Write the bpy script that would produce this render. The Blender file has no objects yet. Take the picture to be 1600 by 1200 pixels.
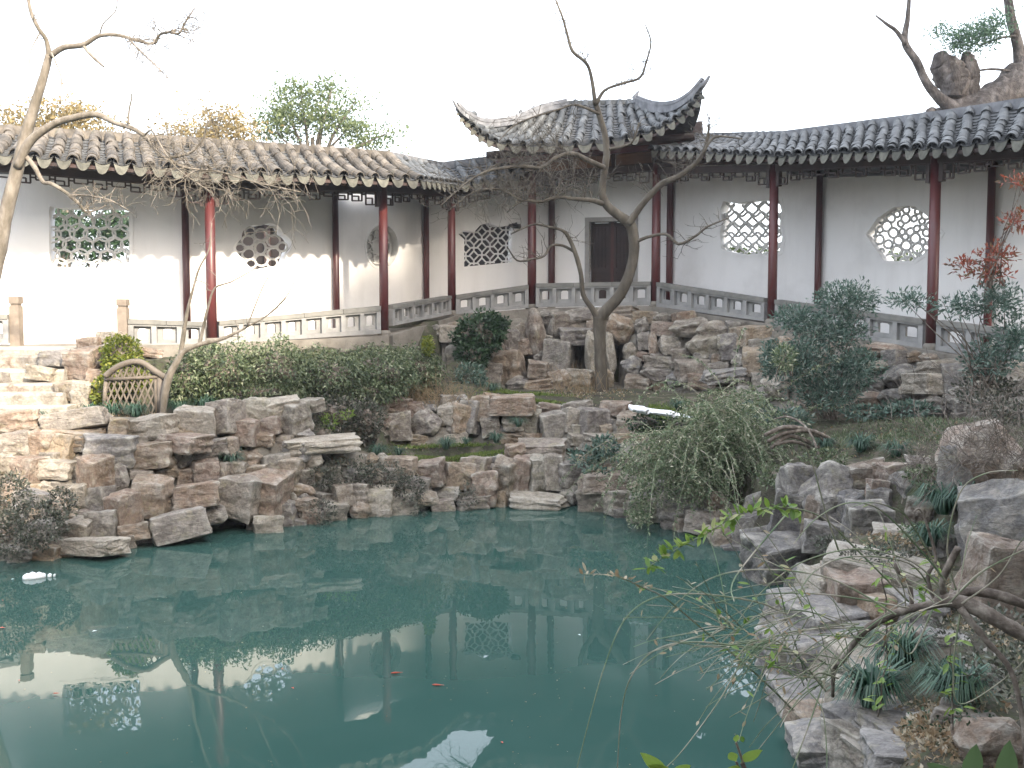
import bpy, bmesh, math, random
import numpy as np
from mathutils import Vector, Matrix, noise, geometry
R = math.radians
random.seed(7)
rng = np.random.default_rng(11)
sc = bpy.context.scene
col = sc.collection
# ------------------------------------------------------------------ camera
F = 1556.0
PITCH = math.atan(100.0 / F)
CAM = Vector((0, 0, 2.9))
cd = bpy.data.cameras.new('camera')
cam = bpy.data.objects.new('camera', cd)
col.objects.link(cam)
cam.location = CAM
cam.rotation_euler = (math.pi / 2 - PITCH, 0, 0)
cd.sensor_width = 36
cd.lens = 36 * F / 1600
cd.clip_start = 0.05
cd.clip_end = 2000
sc.camera = cam
# ------------------------------------------------------------------ sky and sun
SUN_EL, SUN_AZ = R(29), R(36)          # sun stands behind the camera, to the right
S = Vector((math.sin(SUN_AZ) * math.cos(SUN_EL), -math.cos(SUN_AZ) * math.cos(SUN_EL), math.sin(SUN_EL)))
world = bpy.data.worlds.new('World')
sc.world = world
world.use_nodes = True
wn = world.node_tree
sky = wn.nodes.new('ShaderNodeTexSky')
sky.sky_type = 'NISHITA'
sky.sun_disc = False
sky.sun_elevation = SUN_EL
sky.sun_rotation = math.pi - SUN_AZ
sky.air_density = 1.0
sky.dust_density = 5.0
sky.ozone_density = 1.0
bg = wn.nodes['Background']
bg.inputs['Strength'].default_value = 0.15
veil = wn.nodes.new('ShaderNodeMix')          # thin bright haze cloud over the whole sky
veil.data_type = 'RGBA'
veil.inputs[0].default_value = 0.5
veil.inputs[7].default_value = (6.6, 6.8, 7.1, 1)
wn.links.new(sky.outputs[0], veil.inputs[6])
wn.links.new(veil.outputs[2], bg.inputs[0])
sd = bpy.data.lights.new('sun', 'SUN')
sd.energy = 2.7
sd.angle = R(2.0)
sd.color = (1.0, 0.87, 0.70)
sun = bpy.data.objects.new('sun', sd)
col.objects.link(sun)
sun.location = S * 60
sun.rotation_euler = (-S).to_track_quat('-Z', 'Y').to_euler()
sc.view_settings.view_transform = 'Standard'
sc.view_settings.look = 'None'
sc.view_settings.exposure = 2.12
sc.view_settings.gamma = 1
sc.view_settings.use_curve_mapping = False
sc.render.engine = 'CYCLES'
sc.cycles.use_denoising = True
sc.cycles.max_bounces = 7
sc.cycles.diffuse_bounces = 3
sc.cycles.transparent_max_bounces = 4

# ------------------------------------------------------------------ helpers
CP, SP = math.cos(PITCH), math.sin(PITCH)
def ray(px, py):
    x, y = (px - 800) / F, (600 - py) / F
    return Vector((x, CP + y * SP, -SP + y * CP))
def at(px, py, Y):
    d = ray(px, py)
    return CAM + d * (Y / d.y)
def at_z(px, py, z):
    d = ray(px, py)
    return CAM + d * ((z - CAM.z) / d.z)
def on_plane(px, py, A, B):
    d = ray(px, py)
    tx, ty = B[0] - A[0], B[1] - A[1]
    nx, ny = -ty, tx
    k = (nx * A[0] + ny * A[1]) / (nx * d.x + ny * d.y)
    return CAM + d * k
def lerp(a, b, t): return a + (b - a) * t
def table(tab, x):
    if x <= tab[0][0]: return tab[0][1:]
    for a, b in zip(tab, tab[1:]):
        if x <= b[0]:
            t = (x - a[0]) / (b[0] - a[0])
            return tuple(lerp(p, q, t) for p, q in zip(a[1:], b[1:]))
    return tab[-1][1:]

class MB:
    """collects shapes in world space, build() links them as ONE mesh object"""
    def __init__(s): s.v, s.f = [], []
    def add(s, vs, fs):
        o = len(s.v)
        s.v += [tuple(v) for v in vs]
        s.f += [tuple(i + o for i in f) for f in fs]
        return s
    def hexa(s, p):   # 8 corners: bottom ring then top ring
        return s.add(p, [(3, 2, 1, 0), (4, 5, 6, 7), (0, 1, 5, 4), (1, 2, 6, 5), (2, 3, 7, 6), (3, 0, 4, 7)])
    def box(s, c, dx, dy, dz, rz=0.0):
        m = Matrix.Rotation(rz, 3, 'Z')
        q = [(-1, -1), (1, -1), (1, 1), (-1, 1)]
        return s.hexa([Vector(c) + m @ Vector((a * dx / 2, b * dy / 2, h * dz / 2)) for h in (-1, 1) for a, b in q])
    def bar(s, a, b, w, h, n):      # bar from a to b, w along n, h along the third axis
        a, b, n = Vector(a), Vector(b), Vector(n).normalized()
        t = (b - a).normalized()
        u = t.cross(n).normalized() * h / 2
        n = n * w / 2
        return s.hexa([p + i * n + j * u for p in (a, b) for i, j in ((-1, -1), (1, -1), (1, 1), (-1, 1))])
    def tube(s, pts, rads, seg=6, cap=True):
        pts = [Vector(p) for p in pts]
        n = len(pts)
        if n < 2: return s
        if not hasattr(rads, '__len__'): rads = [rads] * n
        vs, fs, side = [], [], None
        for i, p in enumerate(pts):
            t = (pts[min(i + 1, n - 1)] - pts[max(i - 1, 0)])
            if t.length < 1e-7: t = Vector((0, 0, 1))
            t.normalize()
            if side is None:
                side = t.cross(Vector((0.31, 0.2, 0.93)))
                if side.length < 0.1: side = t.cross(Vector((1, 0, 0)))
            side = side - t * side.dot(t)
            if side.length < 1e-5: side = t.orthogonal()
            side.normalize()
            up = t.cross(side)
            for k in range(seg):
                a = 2 * math.pi * k / seg
                vs.append(p + (side * math.cos(a) + up * math.sin(a)) * rads[i])
        for i in range(n - 1):
            for k in range(seg):
                k2 = (k + 1) % seg
                fs.append((i * seg + k, i * seg + k2, (i + 1) * seg + k2, (i + 1) * seg + k))
        if cap:
            fs.append(tuple(range(seg))[::-1])
            fs.append(tuple(range((n - 1) * seg, n * seg)))
        return s.add(vs, fs)
    def prism(s, outer, holes, fn, d0, d1):
        """extrude a 2D polygon (with holes) between depths; fn(u, v, d) -> world"""
        loops = [outer] + holes
        flat = [p for l in loops for p in l]
        tris = geometry.tessellate_polygon([[Vector((p[0], p[1], 0)) for p in l] for l in loops])
        n = len(flat)
        vs = [fn(p[0], p[1], d0) for p in flat] + [fn(p[0], p[1], d1) for p in flat]
        fs = [tuple(t) for t in tris] + [tuple(i + n for i in t)[::-1] for t in tris]
        o = 0
        for l in loops:
            for i in range(len(l)):
                j = (i + 1) % len(l)
                fs.append((o + i, o + j, o + j + n, o + i + n))
            o += len(l)
        return s.add(vs, fs)
    def build(s, name, mat, parent=None, smooth=False, origin=None):
        me = bpy.data.meshes.new(name)
        vs = s.v
        if origin is not None: vs = [(v[0] - origin[0], v[1] - origin[1], v[2] - origin[2]) for v in vs]
        me.from_pydata(vs, [], s.f)
        bm = bmesh.new(); bm.from_mesh(me)
        bmesh.ops.recalc_face_normals(bm, faces=bm.faces)
        bm.to_mesh(me); bm.free()
        if smooth: me.polygons.foreach_set('use_smooth', [True] * len(me.polygons))
        o = bpy.data.objects.new(name, me)
        if mat: me.materials.append(mat)
        col.objects.link(o)
        if origin is not None: o.location = origin
        if parent: adopt(o, parent)
        return o
ROOT = {}
def adopt(o, parent):
    o.parent = parent
    if parent.name in ROOT: o.matrix_parent_inverse = Matrix.Translation(-ROOT[parent.name])
def tag(o, label=None, cat=None, group=None, kind=None):
    if label: o['label'] = label
    if cat: o['category'] = cat
    if group: o['group'] = group
    if kind: o['kind'] = kind
    return o
def thing(name, loc, label, cat, group=None):
    o = bpy.data.objects.new(name, None)
    col.objects.link(o)
    o.location = loc
    o.empty_display_size = 0.2
    ROOT[o.name] = Vector(loc)
    return tag(o, label, cat, group)
def inst(name, me, M, parent):
    o = bpy.data.objects.new(name, me)
    col.objects.link(o)
    o.parent = parent
    if parent.name in ROOT: o.matrix_parent_inverse = Matrix.Translation(-ROOT[parent.name])
    o.matrix_basis = M
    return o
def frame(x, y, z, o):
    m = Matrix.Identity(4)
    for i in range(3):
        m[i][0], m[i][1], m[i][2], m[i][3] = x[i], y[i], z[i], o[i]
    return m
def cr(pts, k=4):      # Catmull-Rom through tuples of any size
    P = [np.array(p, float) for p in pts]
    if len(P) < 3: return [tuple(lerp(P[0], P[-1], i / k)) for i in range(k + 1)]
    out = []
    for i in range(len(P) - 1):
        p0, p1, p2, p3 = P[max(i - 1, 0)], P[i], P[i + 1], P[min(i + 2, len(P) - 1)]
        for j in range(k):
            t = j / k
            out.append(0.5 * (2 * p1 + (p2 - p0) * t + (2 * p0 - 5 * p1 + 4 * p2 - p3) * t * t + (3 * p1 - p0 - 3 * p2 + p3) * t ** 3))
    out.append(P[-1])
    return [tuple(p) for p in out]
def unit(a): return a / (np.linalg.norm(a, axis=1, keepdims=True) + 1e-9)
def leaf_obj(name, P, D, L, W, mat, parent=None, droop=0.0, origin=None):
    """many small folded leaf blades (two quads each) as one mesh: P base points, D directions"""
    n = len(P)
    D = unit(D)
    Rn = unit(rng.normal(size=(n, 3)))
    side = unit(np.cross(D, Rn))
    nor = np.cross(side, D)
    L = np.broadcast_to(np.asarray(L, float), (n,))[:, None]
    W = np.broadcast_to(np.asarray(W, float), (n,))[:, None]
    tipd = np.array([0, 0, -1.0]) * droop * L
    mid = P + D * L * 0.45
    a = P
    b = mid + side * W / 2 + nor * W * 0.18
    c = P + D * L + tipd
    d = mid - side * W / 2 + nor * W * 0.18
    V = np.stack([a, b, c, d], 1).reshape(-1, 3)
    if origin is not None: V = V - np.array(origin)
    me = bpy.data.meshes.new(name)
    me.vertices.add(4 * n); me.vertices.foreach_set('co', V.astype(np.float32).ravel())
    i = np.arange(n) * 4
    loops = np.stack([i, i + 1, i + 2, i, i + 2, i + 3], 1).ravel()
    me.loops.add(6 * n); me.loops.foreach_set('vertex_index', loops.astype(np.int32))
    me.polygons.add(2 * n)
    me.polygons.foreach_set('loop_start', (np.arange(2 * n) * 3).astype(np.int32))
    me.polygons.foreach_set('loop_total', np.full(2 * n, 3, np.int32))
    me.update(calc_edges=True)
    me.materials.append(mat)
    o = bpy.data.objects.new(name, me)
    col.objects.link(o)
    if origin is not None: o.location = origin
    if parent: adopt(o, parent)
    return o
def blob_pts(c, r, n, fill=0.35):
    """points in the outer shell of an ellipsoid, dented by noise; returns points and outward directions"""
    d = unit(rng.normal(size=(n, 3)))
    k = np.array([0.86 + 0.42 * noise.noise(Vector(tuple(v * 2.3 + np.array(c)))) for v in d])
    rad = k * (1 - fill * rng.random(n) ** 1.6)
    return np.array(c) + d * np.array(r) * rad[:, None], d

# ------------------------------------------------------------------ materials
MATS = {}
def nodes_of(m):
    m.use_nodes = True
    nt = m.node_tree
    return nt, nt.nodes['Principled BSDF'], nt.nodes['Material Output']
def ramp(nt, stops, fac):
    r = nt.nodes.new('ShaderNodeValToRGB')
    el = r.color_ramp.elements
    while len(el) < len(stops): el.new(0.5)
    for e, (p, c) in zip(el, stops):
        e.position = p; e.color = (*c, 1)
    nt.links.new(fac, r.inputs[0])
    return r.outputs[0]
def noise_n(nt, vec, scale, detail=6, rough=0.6, dist=0.0):
    n = nt.nodes.new('ShaderNodeTexNoise')
    n.inputs['Scale'].default_value = scale
    n.inputs['Detail'].default_value = detail
    n.inputs['Roughness'].default_value = rough
    n.inputs['Distortion'].default_value = dist
    nt.links.new(vec, n.inputs['Vector'])
    return n.outputs['Fac']
def mixc(nt, a, b, fac, mode='MIX'):
    m = nt.nodes.new('ShaderNodeMix')
    m.data_type = 'RGBA'; m.blend_type = mode
    for sock, v in ((m.inputs[6], a), (m.inputs[7], b), (m.inputs[0], fac)):
        if isinstance(v, tuple): sock.default_value = (*v, 1)
        elif isinstance(v, (int, float)): sock.default_value = v
        else: nt.links.new(v, sock)
    return m.outputs[2]
def bumpn(nt, h, strength, dist, bsdf):
    b = nt.nodes.new('ShaderNodeBump')
    b.inputs['Strength'].default_value = strength
    b.inputs['Distance'].default_value = dist
    nt.links.new(h, b.inputs['Height'])
    nt.links.new(b.outputs[0], bsdf.inputs['Normal'])
def pmat(name, stops, scale=4.0, rough=0.85, bump=0.3, bscale=30.0, bdist=0.01, spec=0.3, stretch=(1, 1, 1), objvar=0.0, detail=7):
    m = bpy.data.materials.new(name)
    nt, b, out = nodes_of(m)
    g = nt.nodes.new('ShaderNodeNewGeometry')
    mp = nt.nodes.new('ShaderNodeMapping')
    mp.inputs['Scale'].default_value = stretch
    nt.links.new(g.outputs['Position'], mp.inputs['Vector'])
    vec = mp.outputs[0]
    c = ramp(nt, stops, noise_n(nt, vec, scale, detail))
    if objvar:
        oi = nt.nodes.new('ShaderNodeObjectInfo')
        v = nt.nodes.new('ShaderNodeMapRange')
        v.inputs[3].default_value = 1 - objvar; v.inputs[4].default_value = 1 + objvar
        nt.links.new(oi.outputs['Random'], v.inputs[0])
        h = nt.nodes.new('ShaderNodeHueSaturation')
        nt.links.new(v.outputs[0], h.inputs['Value'])
        nt.links.new(c, h.inputs['Color'])
        c = h.outputs[0]
    nt.links.new(c, b.inputs['Base Color'])
    b.inputs['Roughness'].default_value = rough
    b.inputs['Specular IOR Level'].default_value = spec
    if bump: bumpn(nt, noise_n(nt, vec, bscale, 5), bump, bdist, b)
    MATS[name] = m
    return m
def leafmat(name, stops, rough=0.5, trans=0.3, spec=0.4):
    m = bpy.data.materials.new(name)
    nt, b, out = nodes_of(m)
    g = nt.nodes.new('ShaderNodeNewGeometry')
    c = ramp(nt, stops, g.outputs['Random Per Island'])
    nt.links.new(c, b.inputs['Base Color'])
    b.inputs['Roughness'].default_value = rough
    b.inputs['Specular IOR Level'].default_value = spec
    t = nt.nodes.new('ShaderNodeBsdfTranslucent')
    nt.links.new(c, t.inputs[0])
    mx = nt.nodes.new('ShaderNodeMixShader')
    mx.inputs[0].default_value = trans
    nt.links.new(b.outputs[0], mx.inputs[1]); nt.links.new(t.outputs[0], mx.inputs[2])
    nt.links.new(mx.outputs[0], out.inputs[0])
    MATS[name] = m
    return m
def stonemat(name, tint, moss=0.4, pale=0.35):
    m = bpy.data.materials.new(name)
    nt, b, out = nodes_of(m)
    g = nt.nodes.new('ShaderNodeNewGeometry')
    oi = nt.nodes.new('ShaderNodeObjectInfo')
    va = nt.nodes.new('ShaderNodeVectorMath'); va.operation = 'MULTIPLY_ADD'
    nt.links.new(oi.outputs['Random'], va.inputs[0]); va.inputs[1].default_value = (37, 11, 23)
    nt.links.new(g.outputs['Position'], va.inputs[2])
    vec = va.outputs[0]
    base = ramp(nt, tint, oi.outputs['Random'])
    n1 = noise_n(nt, vec, 2.6, 8, 0.65, 0.6)
    dark = mixc(nt, base, (0.45, 0.42, 0.40), 0.75, 'MULTIPLY')
    c = mixc(nt, dark, base, ramp(nt, [(0.36, (0, 0, 0)), (0.62, (1, 1, 1))], n1))
    n2 = noise_n(nt, vec, 7.0, 9, 0.7, 0.3)
    c = mixc(nt, c, (0.50, 0.475, 0.43), mixc(nt, (0, 0, 0), ramp(nt, [(0.47, (0, 0, 0)), (0.62, (1, 1, 1))], n2), pale * 1.5))
    n3 = noise_n(nt, vec, 3.1, 7, 0.7, 0.5)
    c = mixc(nt, c, (0.10, 0.115, 0.05), mixc(nt, (0, 0, 0), ramp(nt, [(0.54, (0, 0, 0)), (0.7, (1, 1, 1))], n3), moss))
    n6 = noise_n(nt, vec, 4.4, 8, 0.75, 1.0)
    c = mixc(nt, c, (0.42, 0.40, 0.23), mixc(nt, (0, 0, 0), ramp(nt, [(0.55, (0, 0, 0)), (0.68, (1, 1, 1))], n6), 0.45))
    n7 = noise_n(nt, vec, 1.9, 6, 0.7, 1.5)
    c = mixc(nt, c, (0.45, 0.44, 0.45), mixc(nt, (0, 0, 0), ramp(nt, [(0.47, (0, 0, 0)), (0.5, (1, 1, 1)), (0.53, (0, 0, 0))], n7), 0.5), 'MULTIPLY')
    n4 = noise_n(nt, vec, 30.0, 6, 0.7)
    c = mixc(nt, c, ramp(nt, [(0.25, (0.5, 0.5, 0.5)), (0.75, (1.45, 1.42, 1.4))], n4), 0.75, 'MULTIPLY')
    c = mixc(nt, c, (0.74, 0.715, 0.68), 1.0, 'MULTIPLY')
    # worn, limey edges: convex corners of the stone are rubbed pale
    wear = mixc(nt, ramp(nt, [(0.505, (0, 0, 0)), (0.56, (1, 1, 1))], g.outputs['Pointiness']), ramp(nt, [(0.35, (0, 0, 0)), (0.6, (1, 1, 1))], n2), 1.0, 'MULTIPLY')
    c = mixc(nt, c, (0.46, 0.44, 0.39), mixc(nt, (0, 0, 0), wear, 0.75))
    nt.links.new(c, b.inputs['Base Color'])
    b.inputs['Roughness'].default_value = 0.85
    b.inputs['Specular IOR Level'].default_value = 0.35
    mp = nt.nodes.new('ShaderNodeMapping'); mp.inputs['Rotation'].default_value = (0.3, 0.5, 0.2); mp.inputs['Scale'].default_value = (1, 1, 2.2)
    nt.links.new(vec, mp.inputs[0])
    n5 = noise_n(nt, mp.outputs[0], 9.0, 10, 0.72, 0.8)
    bumpn(nt, n5, 0.85, 0.05, b)
    MATS[name] = m
    return m
ROCK = [(0.0, (0.30, 0.295, 0.30)), (0.15, (0.43, 0.40, 0.34)), (0.3, (0.27, 0.26, 0.265)), (0.45, (0.46, 0.38, 0.28)), (0.6, (0.36, 0.345, 0.33)), (0.75, (0.44, 0.34, 0.25)), (0.88, (0.31, 0.30, 0.30)), (1.0, (0.42, 0.41, 0.34))]
M_stone = stonemat('garden_stone', ROCK)
M_stone_red = stonemat('reddish_stone', [(0, (0.35, 0.28, 0.24)), (0.35, (0.39, 0.30, 0.235)), (0.7, (0.34, 0.275, 0.245)), (1, (0.40, 0.335, 0.275))], 0.2, 0.3)
M_stone_blue = stonemat('blue_grey_stone', [(0, (0.32, 0.325, 0.335)), (0.5, (0.39, 0.39, 0.40)), (1, (0.28, 0.285, 0.30))], 0.25, 0.4)
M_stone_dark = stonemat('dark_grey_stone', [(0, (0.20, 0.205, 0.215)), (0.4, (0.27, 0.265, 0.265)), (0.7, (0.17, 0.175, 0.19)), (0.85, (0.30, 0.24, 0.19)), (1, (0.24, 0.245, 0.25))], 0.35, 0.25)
M_stone_pale = stonemat('pale_stone', [(0, (0.52, 0.50, 0.44)), (0.5, (0.56, 0.53, 0.47)), (1, (0.47, 0.45, 0.41))], 0.2, 0.5)
M_mortar = pmat('rough_mortar', [(0.3, (0.11, 0.10, 0.083)), (0.5, (0.185, 0.17, 0.142)), (0.75, (0.27, 0.25, 0.215))], 5, 0.95, 0.9, 14, 0.05)
M_white = pmat('white_plaster', [(0.3, (0.77, 0.76, 0.75)), (0.5, (0.81, 0.80, 0.79)), (0.72, (0.83, 0.82, 0.815))], 0.9, 0.9, 0.12, 25, 0.01, 0.2)
def weather(m, stops, scale, stretch, amount, tint):
    nt = m.node_tree; b = nt.nodes['Principled BSDF']
    src = b.inputs['Base Color'].links[0].from_socket
    g = nt.nodes.new('ShaderNodeNewGeometry'); mp = nt.nodes.new('ShaderNodeMapping'); mp.inputs['Scale'].default_value = stretch
    nt.links.new(g.outputs['Position'], mp.inputs[0])
    f = mixc(nt, (0, 0, 0), ramp(nt, stops, noise_n(nt, mp.outputs[0], scale, 8, 0.65)), amount)
    nt.links.new(mixc(nt, src, tint, f), b.inputs['Base Color'])
weather(M_white, [(0.5, (0, 0, 0)), (0.75, (1, 1, 1))], 3.0, (1, 1, 0.12), 0.30, (0.58, 0.565, 0.55))
weather(M_white, [(0.52, (0, 0, 0)), (0.7, (1, 1, 1))], 0.7, (1, 1, 1), 0.35, (0.55, 0.535, 0.52))
M_frame = pmat('grey_plaster_frame', [(0.3, (0.26, 0.25, 0.24)), (0.7, (0.36, 0.35, 0.335))], 5, 0.9, 0.2, 40, 0.005)
M_lattice = pmat('lattice_plaster', [(0.3, (0.54, 0.53, 0.51)), (0.7, (0.66, 0.65, 0.63))], 6, 0.9, 0.2, 40, 0.004)
M_red = pmat('red_lacquer', [(0.3, (0.068, 0.017, 0.018)), (0.6, (0.095, 0.022, 0.022)), (0.8, (0.125, 0.034, 0.032))], 3, 0.42, 0.15, 12, 0.004, 0.5, (1, 1, 0.2))
weather(M_red, [(0.5, (0, 0, 0)), (0.62, (1, 1, 1))], 9.0, (1, 1, 0.25), 0.5, (0.065, 0.028, 0.028))
M_dark = pmat('dark_brown_timber', [(0.3, (0.022, 0.014, 0.013)), (0.7, (0.05, 0.028, 0.024))], 4, 0.55, 0.2, 20, 0.004, 0.4)
M_board = pmat('brown_board', [(0.3, (0.10, 0.05, 0.028)), (0.7, (0.15, 0.075, 0.04))], 3, 0.6, 0.2, 20, 0.004, 0.3, (1, 1, 6))
M_door = pmat('dark_door_timber', [(0.3, (0.022, 0.014, 0.012)), (0.7, (0.042, 0.024, 0.02))], 4, 0.5, 0.2, 20, 0.004)
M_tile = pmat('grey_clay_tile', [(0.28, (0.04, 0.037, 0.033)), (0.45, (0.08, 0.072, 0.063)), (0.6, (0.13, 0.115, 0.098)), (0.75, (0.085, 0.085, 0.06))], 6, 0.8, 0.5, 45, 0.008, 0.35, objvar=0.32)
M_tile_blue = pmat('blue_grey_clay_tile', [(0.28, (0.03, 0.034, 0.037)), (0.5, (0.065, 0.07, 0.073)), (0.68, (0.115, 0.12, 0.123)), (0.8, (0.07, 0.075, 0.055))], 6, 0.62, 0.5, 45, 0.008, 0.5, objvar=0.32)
M_drip = pmat('pale_drip_tile', [(0.28, (0.055, 0.055, 0.047)), (0.5, (0.095, 0.095, 0.08)), (0.75, (0.14, 0.135, 0.115))], 9, 0.8, 0.5, 50, 0.006, objvar=0.25)
M_trough = pmat('trough_tile', [(0.3, (0.045, 0.047, 0.05)), (0.6, (0.10, 0.105, 0.11)), (0.8, (0.15, 0.15, 0.14))], 10, 0.75, 0.4, 45, 0.006)
M_ridge = pmat('ridge_clay', [(0.3, (0.10, 0.105, 0.115)), (0.6, (0.19, 0.195, 0.21)), (0.8, (0.27, 0.27, 0.275))], 5, 0.8, 0.4, 30, 0.01)
M_rail = pmat('grey_brick_rail', [(0.3, (0.20, 0.20, 0.196)), (0.5, (0.265, 0.265, 0.26)), (0.75, (0.33, 0.325, 0.31))], 4, 0.85, 0.3, 45, 0.006, objvar=0.10)
M_cap = pmat('rail_cap_brick', [(0.3, (0.13, 0.13, 0.122)), (0.5, (0.18, 0.178, 0.165)), (0.75, (0.23, 0.222, 0.20))], 4, 0.85, 0.3, 45, 0.006, objvar=0.12)
M_newel = pmat('newel_stone', [(0.3, (0.17, 0.14, 0.115)), (0.6, (0.23, 0.195, 0.16)), (0.8, (0.29, 0.26, 0.22))], 8, 0.9, 0.5, 60, 0.006)
M_plinth = pmat('plinth_stone', [(0.3, (0.14, 0.125, 0.105)), (0.5, (0.20, 0.185, 0.16)), (0.75, (0.27, 0.25, 0.22))], 3, 0.9, 0.6, 22, 0.02)
M_bark = pmat('grey_bark', [(0.3, (0.05, 0.043, 0.034)), (0.5, (0.09, 0.078, 0.062)), (0.7, (0.15, 0.135, 0.11))], 7, 0.85, 0.5, 40, 0.01, 0.3, (1, 1, 0.35))
M_bark2 = pmat('tan_bark', [(0.3, (0.09, 0.08, 0.06)), (0.5, (0.16, 0.14, 0.115)), (0.7, (0.26, 0.235, 0.205))], 9, 0.85, 0.8, 40, 0.015, 0.3, (1, 1, 0.4))
M_oldbark = pmat('old_tree_bark', [(0.3, (0.04, 0.034, 0.031)), (0.5, (0.10, 0.087, 0.08)), (0.7, (0.24, 0.215, 0.20))], 6, 0.9, 1.0, 16, 0.08, 0.3, (1, 1, 0.5))
M_bamboo = pmat('weathered_bamboo', [(0.3, (0.10, 0.085, 0.07)), (0.6, (0.17, 0.145, 0.12)), (0.8, (0.25, 0.215, 0.18))], 9, 0.7, 0.3, 40, 0.004, objvar=0.2)
M_twig = pmat('twig_green_tan', [(0.35, (0.10, 0.15, 0.08)), (0.48, (0.17, 0.20, 0.12)), (0.56, (0.27, 0.25, 0.19)), (0.68, (0.40, 0.36, 0.30))], 5, 0.7, 0.0, spec=0.3)
M_vine = pmat('woody_vine', [(0.3, (0.065, 0.05, 0.042)), (0.5, (0.14, 0.115, 0.095)), (0.68, (0.30, 0.265, 0.225))], 14, 0.85, 0.8, 60, 0.01)
M_straw = leafmat('dry_straw', [(0, (0.22, 0.17, 0.10)), (0.5, (0.34, 0.25, 0.15)), (1, (0.42, 0.30, 0.17))], 0.7, 0.2)
M_soil = pmat('garden_soil', [(0.28, (0.035, 0.032, 0.024)), (0.42, (0.06, 0.054, 0.04)), (0.5, (0.055, 0.063, 0.032)), (0.6, (0.10, 0.086, 0.066)), (0.78, (0.17, 0.15, 0.12))], 5.5, 0.95, 0.8, 26, 0.04)
M_snow = pmat('old_snow', [(0.3, (0.80, 0.82, 0.85)), (0.7, (0.86, 0.87, 0.88))], 8, 0.6, 0.5, 25, 0.01)
L_hedge = leafmat('hedge_leaf', [(0, (0.045, 0.07, 0.036)), (0.45, (0.095, 0.13, 0.065)), (0.8, (0.155, 0.19, 0.10)), (1, (0.28, 0.30, 0.20))], 0.4, 0.18)
L_suntint = leafmat('sun_tinted_leaf', [(0, (0.07, 0.10, 0.02)), (0.5, (0.15, 0.19, 0.03)), (1, (0.26, 0.26, 0.05))], 0.45, 0.35)  # sunlight on the foliage is put into this yellow green leaf colour
L_ivy = leafmat('dark_ivy_leaf', [(0, (0.015, 0.036, 0.018)), (0.6, (0.03, 0.065, 0.03)), (1, (0.06, 0.10, 0.05))], 0.4, 0.15)
L_creep = leafmat('creeper_leaf', [(0, (0.05, 0.045, 0.035)), (0.4, (0.07, 0.085, 0.06)), (0.7, (0.11, 0.12, 0.09)), (0.9, (0.18, 0.165, 0.135)), (1, (0.26, 0.24, 0.22))], 0.45, 0.15)
L_nandina = leafmat('blue_green_leaf', [(0, (0.05, 0.10, 0.075)), (0.5, (0.09, 0.15, 0.115)), (0.85, (0.15, 0.21, 0.17)), (1, (0.28, 0.31, 0.27))], 0.4, 0.2)
L_red = leafmat('red_leaf', [(0, (0.10, 0.07, 0.04)), (0.35, (0.24, 0.055, 0.035)), (0.75, (0.33, 0.09, 0.05)), (1, (0.13, 0.13, 0.06))], 0.5, 0.4)
L_jas = leafmat('jasmine_leaf', [(0, (0.07, 0.115, 0.055)), (0.45, (0.14, 0.19, 0.10)), (0.75, (0.24, 0.27, 0.16)), (1, (0.44, 0.43, 0.32))], 0.45, 0.25)
L_lime = leafmat('fresh_leaf', [(0, (0.10, 0.19, 0.03)), (0.5, (0.18, 0.28, 0.05)), (0.85, (0.27, 0.35, 0.09)), (1, (0.44, 0.42, 0.24))], 0.35, 0.4)
L_brown = leafmat('withered_leaf', [(0, (0.22, 0.14, 0.075)), (0.4, (0.30, 0.23, 0.14)), (1, (0.44, 0.39, 0.30))], 0.6, 0.3)
L_grass = leafmat('lilyturf_blade', [(0, (0.02, 0.055, 0.035)), (0.5, (0.035, 0.085, 0.055)), (0.9, (0.07, 0.13, 0.085)), (1, (0.14, 0.19, 0.12))], 0.4, 0.15)
L_moss = leafmat('bright_moss', [(0, (0.08, 0.13, 0.025)), (0.6, (0.13, 0.19, 0.04)), (1, (0.20, 0.24, 0.07))], 0.7, 0.2)
L_yellow = leafmat('autumn_leaf', [(0, (0.14, 0.11, 0.045)), (0.5, (0.25, 0.185, 0.075)), (1, (0.34, 0.28, 0.15))], 0.5, 0.45)
L_tree = leafmat('evergreen_leaf', [(0, (0.06, 0.09, 0.035)), (0.5, (0.11, 0.15, 0.06)), (1, (0.18, 0.215, 0.095))], 0.5, 0.45)
L_blocker = leafmat('blocker_leaf', [(0, (0.03, 0.06, 0.02)), (1, (0.07, 0.11, 0.04))], 0.5, 0.1)
L_juniper = leafmat('juniper_spray', [(0, (0.05, 0.11, 0.07)), (1, (0.13, 0.2, 0.12))], 0.6, 0.3)
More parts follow.
